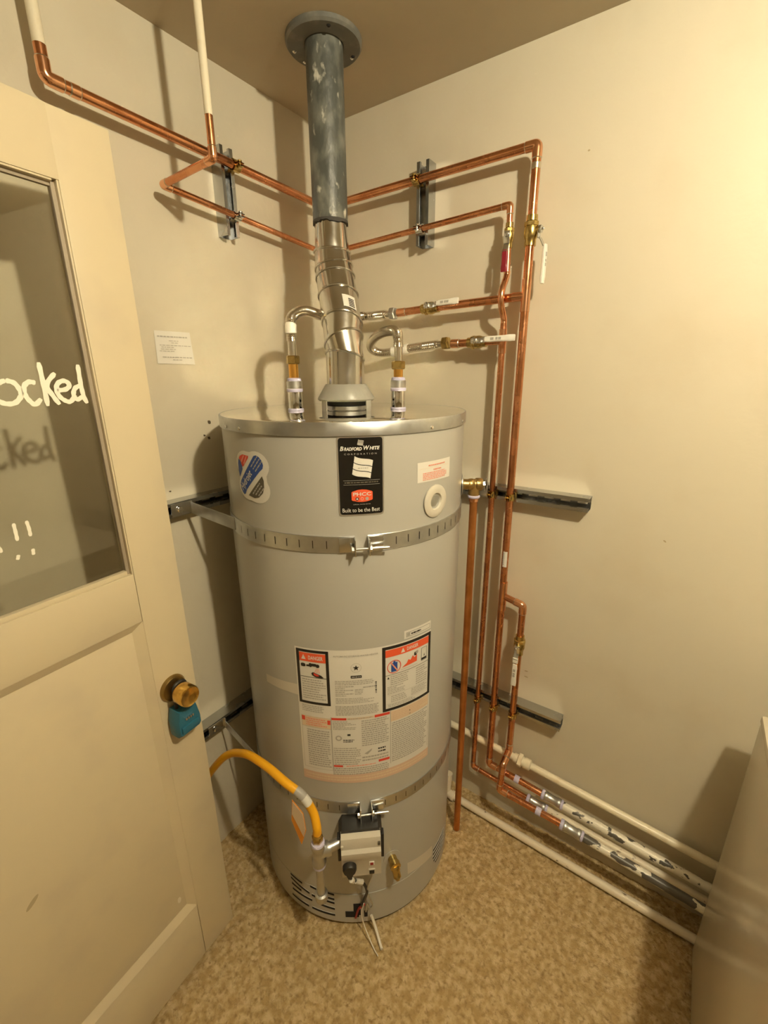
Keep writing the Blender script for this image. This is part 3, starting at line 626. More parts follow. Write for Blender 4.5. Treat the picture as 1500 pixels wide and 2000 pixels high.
# --- flat print mapped on the jacket
def clip_strip(poly, x, keep_right):
    out = []; n = len(poly)
    for i in range(n):
        p, q = poly[i], poly[(i + 1) % n]; ip = (p[0] >= x) == keep_right; iq = (q[0] >= x) == keep_right
        if ip: out.append(p)
        if ip != iq:
            t_ = (x - p[0]) / (q[0] - p[0]); out.append((x, p[1] + (q[1] - p[1]) * t_))
    return out
def cpoly(mb, pts, off, m):
    """polygon in (angle deg, z) laid on the jacket, cut into narrow strips so that it follows the curve"""
    st = 2.0; lo = min(p[0] for p in pts); hi = max(p[0] for p in pts)
    k0 = math.floor(lo / st); k1 = math.ceil(hi / st)
    for k in range(k0, k1):
        pl = pts
        if k > k0: pl = clip_strip(pl, k * st, True)
        if pl and k < k1 - 1: pl = clip_strip(pl, (k + 1) * st, False)
        if pl and len(pl) > 2: mb.add([cyl(a, z, RR + off) for a, z in pl], [tuple(range(len(pl)))], m)
def crect(mb, a0, a1, z0, z1, off, m): cpoly(mb, [(a0, z0), (a1, z0), (a1, z1), (a0, z1)], off, m)
DEG = math.degrees(1 / RR)       # degrees per metre of arc
def rrect(a0, a1, z0, z1, rad, n=5):
    ra = rad * DEG; out = []
    for cx_, cz_, s in ((a1 - ra, z0 + rad, -90), (a1 - ra, z1 - rad, 0), (a0 + ra, z1 - rad, 90), (a0 + ra, z0 + rad, 180)):
        for k in range(n + 1):
            t_ = R(s + 90 * k / n); out.append((cx_ + ra * math.cos(t_), cz_ + rad * math.sin(t_)))
    return out
def text_polys(body, shear=0.0, bold=0.0, space=1.0):
    c = bpy.data.curves.new('text', 'FONT'); c.body = body; c.size = 1.0; c.shear = shear; c.offset = bold; c.space_character = space; c.resolution_u = 3
    o = bpy.data.objects.new('text', c); COL.objects.link(o)
    dg = bpy.context.evaluated_depsgraph_get(); me = bpy.data.meshes.new_from_object(o.evaluated_get(dg))
    vs = [(v.co.x, v.co.y) for v in me.vertices]; fs = [tuple(p.vertices) for p in me.polygons]
    bpy.data.objects.remove(o); bpy.data.curves.remove(c); bpy.data.meshes.remove(me)
    return vs, fs
def ctext(mb, body, a0, a1, z0, z1, off, m, shear=0.0, bold=0.0, space=1.0, rot=None):
    vs, fs = text_polys(body, shear, bold, space)
    x0 = min(v[0] for v in vs); x1 = max(v[0] for v in vs); y0 = min(v[1] for v in vs); y1 = max(v[1] for v in vs)
    out = []
    for x, y in vs:
        u = (x - x0) / (x1 - x0); v_ = (y - y0) / (y1 - y0)
        if rot is None: out.append(cyl(a0 + (a1 - a0) * u, z0 + (z1 - z0) * v_, RR + off))
        else:
            (ca, cz, ln, hh, ang) = rot; px = (u - 0.5) * ln; py = (v_ - 0.5) * hh; c_, s_ = math.cos(R(ang)), math.sin(R(ang))
            out.append(cyl(ca + (px * c_ - py * s_) * DEG, cz + px * s_ + py * c_, RR + off))
    mb.add(out, [tuple(reversed(f)) if False else f for f in fs], m)
def ctextrows(mb, a0, a1, z0, z1, n, off, m, seed, ragged=0.15, ink=0.5):
    rg = random.Random(seed); p = (z1 - z0) / n
    for i in range(n):
        z = z1 - p * (i + 0.5); end = a1 - (a1 - a0) * (rg.random() * ragged if rg.random() < 0.6 else 0.0); a = a0
        while a < end - 0.12:
            w_ = min(rg.uniform(0.35, 1.5), end - a)
            mb.add([cyl(a, z - p * ink / 2, RR + off), cyl(a + w_, z - p * ink / 2, RR + off), cyl(a + w_, z + p * ink / 2, RR + off), cyl(a, z + p * ink / 2, RR + off)], [(0, 1, 2, 3)], m); a += w_ + 0.22
def sticker(name, label): return MB()
# brand plate
b = MB(); cpoly(b, rrect(-53.9, -36.2, 1.3445, 1.5215, 0.007), 0.0008, 'silver'); cpoly(b, rrect(-53.35, -36.75, 1.3480, 1.5180, 0.006), 0.0012, 'labelblack')
lab = part(b, 'brand_label', heater, 'black and silver maker label with white lettering', angle=None)
b = MB(); O = 0.0019
ctext(b, 'B', -52.7, -51.35, 1.4905, 1.5000, O, 'paper', 0.25, 0.03)
ctext(b, 'RADFORD', -51.2, -44.6, 1.4905, 1.4980, O, 'paper', 0.25, 0.04)
ctext(b, 'W', -44.0, -41.7, 1.4915, 1.5010, O, 'paper', 0.25, 0.03)
ctext(b, 'HITE', -41.75, -37.8, 1.4915, 1.4990, O, 'paper', 0.25, 0.04)
ctext(b, 'CORPORATION', -51.2, -39.0, 1.4815, 1.4850, O, 'greyink', 0, 0, 1.7)
def flag(mb, a0, a1, z0, z1, m, stripes, skew=1.1):
    n = 12; H_ = z1 - z0
    def fz(u, v_): return z0 + H_ * v_ + 0.16 * H_ - H_ * (0.18 * (1 - math.exp(-4 * u)) + 0.09 * u ** 6)
    def fa(u, v_): return a0 + (a1 - a0) * u + skew * (v_ - 0.5)
    k = len(stripes)
    for v0, v1 in stripes:
        for i in range(n):
            u0, u1 = i / n, (i + 1) / n
            mb.add([cyl(fa(u, v_), fz(u, v_), RR + O) for u, v_ in ((u0, v0), (u1, v0), (u1, v1), (u0, v1))], [(0, 1, 2, 3)], m)
flag(b, -47.9, -41.0, 1.4330, 1.4725, 'paper', ((0, 0.29), (0.33, 0.63), (0.67, 1.0)))
flag(b, -46.1, -44.0, 1.5015, 1.5125, 'greyink', ((0, 0.5), (0.56, 0.75), (0.82, 1.0)), 0.4)
ctextrows(b, -46.2, -42.3, 1.4500, 1.4545, 1, O + 0.0004, 'greyink', 4)
crect(b, -51.8, -37.9, 1.4250, 1.4256, O, 'greyink'); crect(b, -51.8, -37.9, 1.4155, 1.4161, O, 'greyink')
ctextrows(b, -51.4, -38.3, 1.4188, 1.4226, 1, O, 'skirt', 60, 0.0, 0.8)
cpoly(b, [(-48.9, 1.3815), (-48.6, 1.3800), (-46.5, 1.3770), (-44.9, 1.3763), (-43.3, 1.3770), (-41.2, 1.3800), (-40.8, 1.3815), (-40.8, 1.3985), (-41.2, 1.4005), (-43.3, 1.4042), (-44.9, 1.4050), (-46.5, 1.4042), (-48.6, 1.4005), (-48.9, 1.3985)], O, 'orangered')
ctext(b, 'PHCC', -48.3, -41.4, 1.3905, 1.3985, O + 0.0007, 'paper', 0, 0.02)
for a, m in ((-46.8, 'ink'), (-44.9, 'pinkred'), (-43.0, 'greyink')):
    cpoly(b, [(a + 0.00368 * DEG * math.cos(R(x)), 1.3838 + 0.0040 * math.sin(R(x))) for x in range(0, 360, 30)], O + 0.0007, m)
cpoly(b, [(-47.15, 1.3820), (-46.45, 1.3820), (-46.5, 1.3845), (-46.8, 1.3868), (-47.1, 1.3845)], O + 0.0011, 'paper')
cpoly(b, [(-45.2, 1.3825), (-44.6, 1.3825), (-44.6, 1.3850), (-45.2, 1.3850)], O + 0.0011, 'red')
ctext(b, 'OFFICIAL WATER HEATER', -48.3, -41.6, 1.3700, 1.3722, O, 'greyink')
ctext(b, 'Built to be the Best', -52.5, -38.0, 1.3535, 1.3625, O, 'paper', 0, 0.0)
part(b, 'print', lab, 'white lettering, waving flag and red badge', angle=None)
# round-lobed sticker at the left
def hyd(x, y): return (-102.4 + x * 20.6, 1.4860 - y * 0.128)     # x,y in 0..1 across the sticker
def blob(mb, circles, off, m):
    pts = []
    for k in range(48):
        t_ = 2 * math.pi * k / 48; best = 0
        for (cx_, cy_, rr_) in circles:
            dx, dy = math.cos(t_), math.sin(t_); px, py = cx_ - 0.5, (cy_ - 0.5) * 1.35
            bq = px * dx + py * dy; q_ = bq * bq - (px * px + py * py - rr_ * rr_)
            if q_ > 0: best = max(best, bq + math.sqrt(q_))
        pts.append(hyd(0.5 + best * math.cos(t_), 0.5 + best * math.sin(t_) / 1.35))
    cpoly(mb, pts[::-1], off, m)
b = MB(); blob(b, ((0.34, 0.30, 0.34), (0.66, 0.28, 0.34), (0.36, 0.72, 0.33), (0.62, 0.72, 0.36), (0.5, 0.5, 0.42)), 0.0008, 'paper')
st = part(b, 'round_sticker', heater, 'white lobed sticker with red, blue and brown bands', angle=None)
b = MB()
def hpoly(pts, m, off=0.0015): cpoly(b, [hyd(*p) for p in pts], off, m)
hpoly([(0.62, 0.116), (0.685, 0.10), (0.76, 0.122), (0.837, 0.19), (0.859, 0.265), (0.837, 0.327), (0.75, 0.388), (0.304, 0.776), (0.25, 0.857), (0.207, 0.878), (0.152, 0.844), (0.103, 0.776), (0.087, 0.694), (0.13, 0.619), (0.457, 0.286)][::-1], 'blue')
hpoly([(0.12, 0.204), (0.163, 0.156), (0.27, 0.12), (0.457, 0.13), (0.446, 0.17), (0.283, 0.327), (0.228, 0.354), (0.174, 0.245)][::-1], 'red')
hpoly([(0.103, 0.218), (0.163, 0.245), (0.217, 0.34), (0.217, 0.40), (0.098, 0.558), (0.065, 0.435), (0.07, 0.30)][::-1], 'blue')
for k in range(2): hpoly([(0.19 + 0.09 * k, 0.25 + 0.03 * k), (0.30 + 0.09 * k, 0.13), (0.335 + 0.09 * k, 0.135), (0.215 + 0.09 * k, 0.28 + 0.03 * k)], 'pinkred', 0.0019)
hpoly([(0.804, 0.463), (0.842, 0.544), (0.837, 0.673), (0.793, 0.775), (0.674, 0.87), (0.543, 0.90), (0.359, 0.87)][::-1], 'skirt')
ctext(b, 'Hydrojet', 0, 0, 0, 0, 0.0020, 'paper', 0.2, 0.01, rot=(*hyd(0.33, 0.60), 0.062, 0.022, 47))
def hrow(u, v_, ln, hh, ang, seed):
    rg = random.Random(seed); x = -ln / 2; ca, cz = hyd(u, v_); c_, s_ = math.cos(R(ang)), math.sin(R(ang))
    while x < ln / 2 - 0.002:
        w_ = min(rg.uniform(0.004, 0.011), ln / 2 - x)
        b.add([cyl(ca + (px * c_ - py * s_) * DEG, cz + px * s_ + py * c_, RR + 0.0020) for px, py in ((x, -hh / 2), (x + w_, -hh / 2), (x + w_, hh / 2), (x, hh / 2))], [(0, 1, 2, 3)], 'greyink'); x += w_ + 0.0018
for k in range(3):
    hrow(0.62 + 0.06 * k, 0.22 + 0.035 * k, 0.036, 0.0030, 47, k); hrow(0.62 + 0.065 * k, 0.71 + 0.025 * k, 0.040 - 0.006 * k, 0.0030, 47, k + 9)
part(b, 'print', st, 'red, blue and brown printing', angle=None)
# small warning sticker
b = MB(); cpoly(b, [(-21.2, 1.4050), (-0.6, 1.4030), (-0.6, 1.4520), (-21.3, 1.4520)], 0.0008, 'paper'); ws = part(b, 'warning_sticker', heater, 'small white sticker with red print', angle=None)
b = MB(); ctextrows(b, -15.5, -5.0, 1.4402, 1.4442, 1, 0.0014, 'pinkred', 61, 0.0, 0.8); crect(b, -20.8, -2.0, 1.4365, 1.4370, 0.0014, 'peach'); ctextrows(b, -12.5, -7.5, 1.4288, 1.4332, 1, 0.0014, 'pinkred', 62, 0.0, 0.8)
ctextrows(b, -18.5, -3.5, 1.4080, 1.4270, 5, 0.0014, 'pinkred', 8, 0.1, 0.6); part(b, 'print', ws, 'red lettering', angle=None)
# big instruction label
b = MB(); crect(b, -76.4, -11.2, 0.6050, 0.9985, 0.0008, 'paper'); crect(b, -76.4, -11.2, 0.5780, 0.6070, 0.0010, 'salmon'); bl = part(b, 'instruction_label', heater, 'large white safety and instruction label', angle=None)
b = MB(); O = 0.0014; O2 = 0.0018
def frame_(a0, a1, z0, z1, wd, m, off=O):
    crect(b, a0, a1, z1 - wd, z1, off, m); crect(b, a0, a1, z0, z0 + wd, off, m); crect(b, a0, a0 + wd * DEG, z0, z1, off, m); crect(b, a1 - wd * DEG, a1, z0, z1, off, m)
def box_(a0, a1, z0, z1, m, off=O): crect(b, a0, a1, z0, z1, off, m)
frame_(-75.7, -60.9, 0.832, 0.9945, 0.0075, 'ink')
box_(-74.3, -62.2, 0.960, 0.985, 'orangered'); ctext(b, 'DANGER', -70.0, -63.4, 0.9665, 0.9780, O2, 'paper', 0, 0.02); cpoly(b, [(-73.3, 0.966), (-71.2, 0.966), (-72.25, 0.980)], O2, 'paper')
box_(-74.3, -62.2, 0.9135, 0.9147, 'ink')
# scald pictogram: tap and hand
for k, (a, z, w_, h_) in enumerate(((-72.6, 0.949, 2.2, 0.010), (-70.4, 0.949, 1.5, 0.005), (-69.2, 0.951, 1.4, 0.012), (-67.6, 0.952, 2.6, 0.008), (-65.9, 0.950, 1.6, 0.010))): cpoly(b, rrect(a - w_ / 2, a + w_ / 2, z - h_ / 2, z + h_ / 2, min(h_ * 0.4, 0.004), 3), O2, 'ink')
for k in range(3): cpoly(b, [(-66.6 + 0.5 * k, 0.942), (-66.4 + 0.5 * k, 0.942), (-67.3 + 1.1 * k, 0.929), (-67.6 + 1.1 * k, 0.929)], O2, 'pinkred')
cpoly(b, [(-69.0, 0.927), (-68.2, 0.931), (-66.2, 0.9265), (-64.6, 0.923), (-63.4, 0.917), (-64.2, 0.9155), (-67.0, 0.9165), (-68.6, 0.921)], O2, 'ink'); cpoly(b, [(-68.0, 0.929), (-66.2, 0.9255), (-65.2, 0.921), (-66.8, 0.9195), (-67.8, 0.923)], O2 + 0.0003, 'red')
ctextrows(b, -73.6, -62.8, 0.846, 0.910, 9, O, 'greyink', 11, 0.3, 0.45)
ctextrows(b, -74.6, -63.0, 0.806, 0.828, 4, O, 'greyink', 12, 0.2, 0.45)
ctext(b, 'AUTOMATIC STORAGE WATER HEATER', -58.9, -39.4, 0.9790, 0.9838, O, 'greyink', 0, 0.01)
for k in range(24):
    a0_, a1_ = 15 * k, 15 * (k + 1)
    cpoly(b, [(-49.2 + rr_ * DEG * math.cos(R(a_)), 0.947 + rr_ * math.sin(R(a_))) for rr_, a_ in ((0.0125, a0_), (0.0133, a0_), (0.0133, a1_), (0.0125, a1_))], O, 'greyink')
cpoly(b, [(-49.2 + (0.0085 if k % 2 == 0 else 0.0035) * DEG * math.sin(R(36 * k)), 0.947 + (0.0085 if k % 2 == 0 else 0.0035) * math.cos(R(36 * k))) for k in range(10)], O2, 'ink')
cpoly(b, rrect(-51.6, -46.8, 0.9165, 0.9245, 0.0015), O, 'ink'); ctextrows(b, -51.2, -47.2, 0.9185, 0.9225, 1, O2, 'greyink', 63, 0.0, 0.7)
ctextrows(b, -58.6, -41.5, 0.896, 0.911, 3, O, 'greyink', 21, 0.05); ctextrows(b, -58.6, -50.5, 0.862, 0.895, 6, O, 'greyink', 22, 0.5)
ctextrows(b, -50.0, -46.0, 0.866, 0.884, 4, O, 'greyink', 23, 0.3); ctextrows(b, -46.4, -41.0, 0.884, 0.891, 1, O, 'greyink', 24, 0.3)
ctextrows(b, -58.6, -41.5, 0.840, 0.858, 4, O, 'greyink', 25, 0.3); ctextrows(b, -58.8, -39.5, 0.803, 0.834, 7, O, 'greyink', 26, 0.03, 0.6)
for k in range(9): box_(-40.9, -40.2, 0.865 + 0.004 * k, 0.8665 + 0.004 * k + 0.0008 * (k % 3), 'ink')
frame_(-37.6, -11.4, 0.7985, 0.9945, 0.0085, 'ink')
box_(-36.1, -12.9, 0.963, 0.984, 'orangered'); ctext(b, 'DANGER', -25.6, -19.4, 0.9685, 0.9790, O2, 'paper', 0, 0.02); cpoly(b, [(-28.7, 0.967), (-26.6, 0.967), (-27.65, 0.9805)], O2, 'paper')
for k in range(24):
    a0_, a1_ = 15 * k, 15 * (k + 1); cpoly(b, [(-32.0 + rr_ * DEG * math.cos(R(a_)), 0.932 + rr_ * math.sin(R(a_))) for rr_, a_ in ((0.0175, a0_), (0.0195, a0_), (0.0195, a1_), (0.0175, a1_))], O2, 'red')
cpoly(b, [(-33.4, 0.917), (-30.4, 0.917), (-30.4, 0.944), (-31.4, 0.944), (-31.4, 0.948), (-32.4, 0.948), (-32.4, 0.944), (-33.4, 0.944)], O, 'blue'); cpoly(b, [(-33.9, 0.9455), (-33.4, 0.9475), (-30.1, 0.9185), (-30.6, 0.9165)], O2 + 0.0003, 'pinkred')
cpoly(b, [(-28.2, 0.921), (-20.0, 0.925), (-20.0, 0.945), (-21.4, 0.939), (-22.4, 0.947), (-23.6, 0.936), (-24.8, 0.940), (-25.6, 0.931)], O, 'orangered')
cpoly(b, rrect(-21.6, -20.2, 0.944, 0.955, 0.003), O2, 'ink'); cpoly(b, rrect(-20.9, -19.3, 0.948, 0.957, 0.003), O2, 'greyink'); box_(-28.6, -19.6, 0.9155, 0.9165, 'greyink')
frame_(-17.4, -14.0, 0.918, 0.957, 0.0010, 'ink', O2); box_(-17.2, -14.2, 0.9195, 0.926, 'ink'); cpoly(b, [(-16.0, 0.930), (-15.4, 0.930), (-15.6, 0.939)], O2, 'ink')
box_(-36.1, -12.9, 0.9085, 0.9097, 'ink')
cpoly(b, [(-35.4, 0.898), (-34.3, 0.898), (-34.85, 0.905)], O2, 'ink')
ctextrows(b, -33.8, -24.5, 0.876, 0.906, 5, O, 'greyink', 31, 0.2); ctextrows(b, -35.3, -26.5, 0.850, 0.875, 5, O, 'greyink', 32, 0.5); ctextrows(b, -20.4, -13.6, 0.850, 0.905, 8, O, 'greyink', 33, 0.3)
box_(-35.5, -13.2, 0.8475, 0.8482, 'greyink'); ctextrows(b, -33.5, -25.5, 0.823, 0.845, 4, O, 'greyink', 34, 0.3); ctextrows(b, -23.0, -13.6, 0.823, 0.846, 5, O, 'greyink', 35, 0.2); box_(-35.5, -13.2, 0.8205, 0.8212, 'greyink'); ctextrows(b, -35.0, -13.6, 0.809, 0.819, 2, O, 'greyink', 36, 0.4)
# lower half
frame_(-75.4, -61.3, 0.620, 0.792, 0.0008, 'greyink'); box_(-75.4, -61.3, 0.758, 0.792, 'peach'); box_(-75.2, -73.6, 0.776, 0.790, 'red'); box_(-62.9, -61.5, 0.772, 0.786, 'red'); ctextrows(b, -73.2, -63.2, 0.762, 0.788, 4, O2, 'pinkred', 41, 0.3); box_(-75.4, -61.3, 0.7575, 0.7583, 'greyink'); ctextrows(b, -73.0, -62.0, 0.628, 0.752, 17, O, 'greyink', 42, 0.12, 0.55)
box_(-61.2, -54.2, 0.7885, 0.7955, 'red'); box_(-41.4, -34.2, 0.7885, 0.7965, 'red'); box_(-54.0, -41.6, 0.7895, 0.7955, 'peach'); ctextrows(b, -53.5, -42.0, 0.7900, 0.7950, 1, O2, 'greyink', 50)
ctextrows(b, -60.5, -50.0, 0.757, 0.786, 6, O, 'greyink', 43, 0.5); ctextrows(b, -47.5, -34.8, 0.700, 0.786, 13, O, 'greyink', 44, 0.15, 0.6); ctextrows(b, -60.5, -48.2, 0.640, 0.700, 9, O, 'greyink', 45, 0.3)
for k in range(16):
    a0_, a1_ = 22.5 * k, 22.5 * (k + 1); cpoly(b, [(-58.0 + rr_ * DEG * math.cos(R(a_)), 0.731 + rr_ * math.sin(R(a_))) for rr_, a_ in ((0.0050, a0_), (0.0085, a0_), (0.0085, a1_), (0.0050, a1_))], O2, 'greyink')
box_(-54.0, -52.6, 0.738, 0.744, 'ink'); ctextrows(b, -56.0, -51.0, 0.716, 0.727, 2, O, 'ink', 46); cpoly(b, [(-46.5, 0.676), (-42.8, 0.690), (-43.2, 0.683), (-45.0, 0.672)], O2, 'greyink'); ctextrows(b, -40.0, -36.0, 0.670, 0.690, 2, O, 'ink', 47, 0.2, 0.5)
box_(-60.9, -56.6, 0.6335, 0.6400, 'red'); box_(-39.8, -34.4, 0.6390, 0.6470, 'red'); ctextrows(b, -55.0, -41.0, 0.634, 0.640, 1, O, 'pinkred', 48); ctextrows(b, -60.9, -34.8, 0.606, 0.632, 4, O, 'greyink', 49, 0.05, 0.6); ctextrows(b, -47.5, -35.0, 0.648, 0.668, 2, O, 'greyink', 53, 0.2, 0.5)
box_(-61.25, -60.95, 0.606, 0.797, 'greyink'); box_(-34.0, -33.7, 0.622, 0.797, 'greyink'); box_(-12.2, -12.0, 0.618, 0.797, 'greyink')
box_(-33.7, -12.2, 0.762, 0.796, 'peach'); ctextrows(b, -33.0, -13.0, 0.764, 0.793, 5, O2, 'salmon', 51, 0.3); box_(-24.0, -23.3, 0.776, 0.780, 'ink', O2); box_(-24.0, -23.3, 0.765, 0.769, 'ink', O2); ctextrows(b, -33.2, -12.9, 0.625, 0.759, 20, O, 'greyink', 52, 0.12, 0.6)
ctextrows(b, -75.0, -12.5, 0.5845, 0.6025, 2, O2, 'peach', 54, 0.05, 0.6)
part(b, 'print', bl, 'danger pictograms and small grey print', angle=None)
# thin sticker above it, tape, blank rating sticker
b = MB(); crect(b, -27.0, -11.6, 1.0030, 1.0265, 0.0008, 'paper'); s2 = part(b, 'rating_sticker', heater, 'thin white sticker above the big label', angle=None)
b = MB(); frame_(-26.0, -12.3, 1.0075, 1.0205, 0.0008, 'ink'); box_(-25.6, -24.0, 1.0095, 1.0185, 'greyink'); ctextrows(b, -23.4, -18.0, 1.0110, 1.0170, 1, O2, 'ink', 64, 0.0, 0.7); part(b, 'print', s2, angle=None)
b = MB(); cpoly(b, [(-95.8, 0.848), (-76.3, 0.851), (-76.2, 0.884), (-95.8, 0.873)], 0.0006, 'greypl'); part(b, 'tape_strip', heater, 'strip of clear packing tape', angle=None)
b = MB(); cpoly(b, [(-23.6, 0.152), (-4.2, 0.128), (-4.4, 0.172), (-23.9, 0.201)], 0.0006, 'greypl'); part(b, 'blank_sticker', heater, 'pale blank sticker near the base', angle=None)
# round inspection port with grommet
d = (cyl(-10.9, 0) - cyl(-10.9, 0, 0)).normalized()
b = MB(); b.lathe([(0.0405, 0.0), (0.0405, 0.003), (0.036, 0.0055), (0.027, 0.006), (0.0205, 0.005), (0.019, -0.002), (0.0, -0.002)], cyl(-10.9, 1.352), d, 'greypl', 40, caps=False); pt = part(b, 'inspection_port', heater, 'pale plastic grommet')
b = MB(); b.lathe([(0.0, 0.0), (0.0188, 0.0), (0.0188, 0.0008), (0.012, 0.002), (0.0, 0.0022)], cyl(-10.9, 1.352, RR - 0.0016), d, 'galv', 32, caps=False); part(b, 'port_cap', pt)
# louvres, burner door opening
for (a0, a1, z0, z1) in ((-92.0, -83.6, 0.1340, 0.1300), (-92.0, -79.0, 0.1180, 0.1030), (-91.5, -84.5, 0.0950, 0.0930), (-91.3, -77.6, 0.0720, 0.0760), (-92.0, -80.0, 0.0420, 0.0420),
        (-78.3, -74.6, 0.1370, 0.1355), (-77.6, -75.0, 0.1010, 0.1000), (-69.0, -64.5, 0.1370, 0.1330), (-69.2, -64.5, 0.1160, 0.1130), (-69.2, -64.5, 0.0990, 0.0960), (-72.5, -64.5, 0.0745, 0.0700), (-78.0, -64.5, 0.0430, 0.0430),
        (-3.0, 12.0, 0.140, 0.140), (-3.0, 13.0, 0.122, 0.122), (-3.0, 13.0, 0.104, 0.104), (-2.0, 13.0, 0.086, 0.086), (0.0, 12.0, 0.068, 0.068)):
    b = MB(); h_ = 0.0046; cpoly(b, [(a0, z0 - h_), (a1, z1 - h_), (a1, z1 + h_), (a0, z0 + h_)], 0.0007, 'void')
    n = 6
    rim = [cyl(a0 + (a1 - a0) * i / n, z0 + (z1 - z0) * i / n + h_ + 0.0008, RR + 0.0006) for i in range(n + 1)]; b.tube(rim, 0.0009, 'jacket', 6)
    part(b, 'louvre_slot', heater)
b = MB(); crect(b, -58.8, -51.6, 0.040, 0.066, 0.0008, 'void'); crect(b, -54.4, -50.6, 0.048, 0.100, 0.0007, 'void'); crect(b, -48.8, -47.0, 0.038, 0.066, 0.0008, 'void')
part(b, 'burner_opening', heater, 'dark burner access opening', angle=None)
b = MB(); nn = 20
b.tube([cyl(-64.0 + 27.0 * k / nn, 0.139, RR + 0.001) for k in range(nn + 1)], 0.0011, 'jacket', 6); b.tube([cyl(-44.5 + 40.0 * k / nn, 0.014, RR - 0.004) for k in range(nn + 1)], 0.004, 'void', 6)
part(b, 'access_door_seam', heater)
# nipples on the lid
def nipple(x, y, nm):
    b = MB(); b.lathe([(0.0185, 0.0), (0.0195, 0.002), (0.0195, 0.052), (0.0185, 0.055)], (x, y, HT), (0, 0, 1), 'chrome', 28); p = part(b, 'nipple', heater, nm)
    b = MB(); b.lathe([(0.0215, 0.055), (0.0215, 0.078), (0.016, 0.080)], (x, y, HT), (0, 0, 1), 'galv', 28); part(b, 'bushing', p)
    b = MB(); b.lathe([(0.021, 0.0), (0.022, 0.002), (0.021, 0.006)], (x, y, HT), (0, 0, 1), 'dope', 28); part(b, 'sealant_ring', p, 'lavender sealant'); b = MB(); b.lathe([(0.0205, 0.050), (0.0222, 0.053), (0.0222, 0.058), (0.0205, 0.060)], (x, y, HT), (0, 0, 1), 'dope', 28); part(b, 'sealant_ring', p, 'lavender sealant'); b = MB(); b.lathe([(0.018, 0.076), (0.0195, 0.079), (0.0185, 0.085), (0.014, 0.087)], (x, y, HT), (0, 0, 1), 'dope', 28); part(b, 'sealant_ring', p, 'lavender sealant')
    b = MB(); b.lathe([(0.0128, 0.078), (0.0128, 0.125)], (x, y, HT), (0, 0, 1), 'pexbrass', 24); part(b, 'brass_stub', p, 'orange brass stub')
NL = (0.2735, -0.4590); NR = (0.4948, -0.2792)
nipple(*NL, 'chrome nipple'); nipple(*NR, 'chrome nipple')
# draft hood
HX, HY = 0.3830, -0.3715
b = MB(); b.lathe([(0.0745, 0.026), (0.0785, 0.030), (0.0785, 0.033), (0.058, 0.066), (0.0545, 0.070), (0.0525, 0.070), (0.056, 0.064), (0.072, 0.034), (0.0700, 0.026)], (HX, HY, HT), (0, 0, 1), 'hood', 48, caps=False); dh = part(b, 'draft_hood', heater, 'grey conical draft hood')
for a in (-102, 1, 78, 168):
    dx, dy = math.cos(R(a)), math.sin(R(a)); tx, ty = -dy, dx
    b = MB(); ax = (V((tx, ty, 0)), V((dx, dy, 0)), V((0, 0, 1)))
    b.cbox((HX + dx * 0.0755, HY + dy * 0.0755, HT + 0.0155), (0.022, 0.0020, 0.033), 'hood', ax, 0.0005); part(b, 'leg', dh)
b = MB(); b.lathe([(0.051, 0.0), (0.051, 0.002), (0.055, 0.003), (0.055, 0.0125), (0.051, 0.0135), (0.0, 0.0135)], (HX, HY, HT), (0, 0, 1), 'galv', 40, caps=False); part(b, 'flue_collar', dh, 'bright flue outlet ring')
b = MB(); b.lathe([(0.0530, 0.0136), (0.0535, 0.034), (0.0, 0.034)], (HX, HY, HT), (0, 0, 1), 'void', 40, caps=False); part(b, 'hood_gap_shade', dh)  # near-black drum added to paint the shade in the gap under the hood

# ------------------------------------------------------------------ vent connector and vent pipe
VX, VY = 0.2880, -0.3000
t = thing('vent_connector', 'shiny sheet-metal vent elbow with spiral seams rising from the draft hood', 'vent pipe', (HX, HY, HT + 0.068))
view = V((-0.571, 0.821, 0)); rt = V((0.821, 0.571, 0))
def ring(c, tilt_r, tilt_f, r, seg=40, ph=0.0):
    """ring of points round c; the normal leans to the picture right by tilt_r and away by tilt_f"""
    nrm = (V((0, 0, 1)) + rt * tilt_r + view * tilt_f).normalized(); y_ = (view - nrm * view.dot(nrm)).normalized(); x_ = y_.cross(nrm)
    return [V(c) + (x_ * math.cos(2 * math.pi * k / seg) + y_ * math.sin(2 * math.pi * k / seg)) * r for k in range(seg)]
def cpx(x, z, dep):   # centre: fraction dep of the way from hood axis to vent axis
    return V((HX + (VX - HX) * dep, HY + (VY - HY) * dep, z))
RINGS = [(HT + 0.060, 0.00, 0.0, 0.0, 0.0515), (1.692, 0.00, 0.16, 0.25, 0.0517), (1.731, 0.06, -0.36, 0.55, 0.0525), (1.776, 0.19, 0.02, 0.66, 0.0530), (1.848, 0.48, -0.06, 0.46, 0.0525), (1.897, 0.70, -0.10, 0.36, 0.0515), (1.925, 0.82, -0.14, 0.22, 0.0505), (1.965, 0.93, 0.02, 0.06, 0.0485), (1.970, 0.94, 0.0, 0.0, 0.0465), (2.060, 1.0, 0.0, 0.0, 0.0400)]
rs = [ring(cpx(0, z, d), a, f, r) for z, d, a, f, r in RINGS]
for i in range(len(rs) - 1):
    if i == 7: continue
    b = MB(); loft(b, [rs[i] if i != 8 else rs[7], rs[i + 1]] if i != 8 else [rs[8], rs[9]], 'duct', cap=False); part(b, 'gore', t)
for i in range(1, 8):
    z, d, a, f, r = RINGS[i]
    b = MB(); b.tube(ring(cpx(0, z, d), a, f, r + 0.0006), 0.0030, 'duct', 8, closed=True); part(b, 'seam', t)
b = MB()
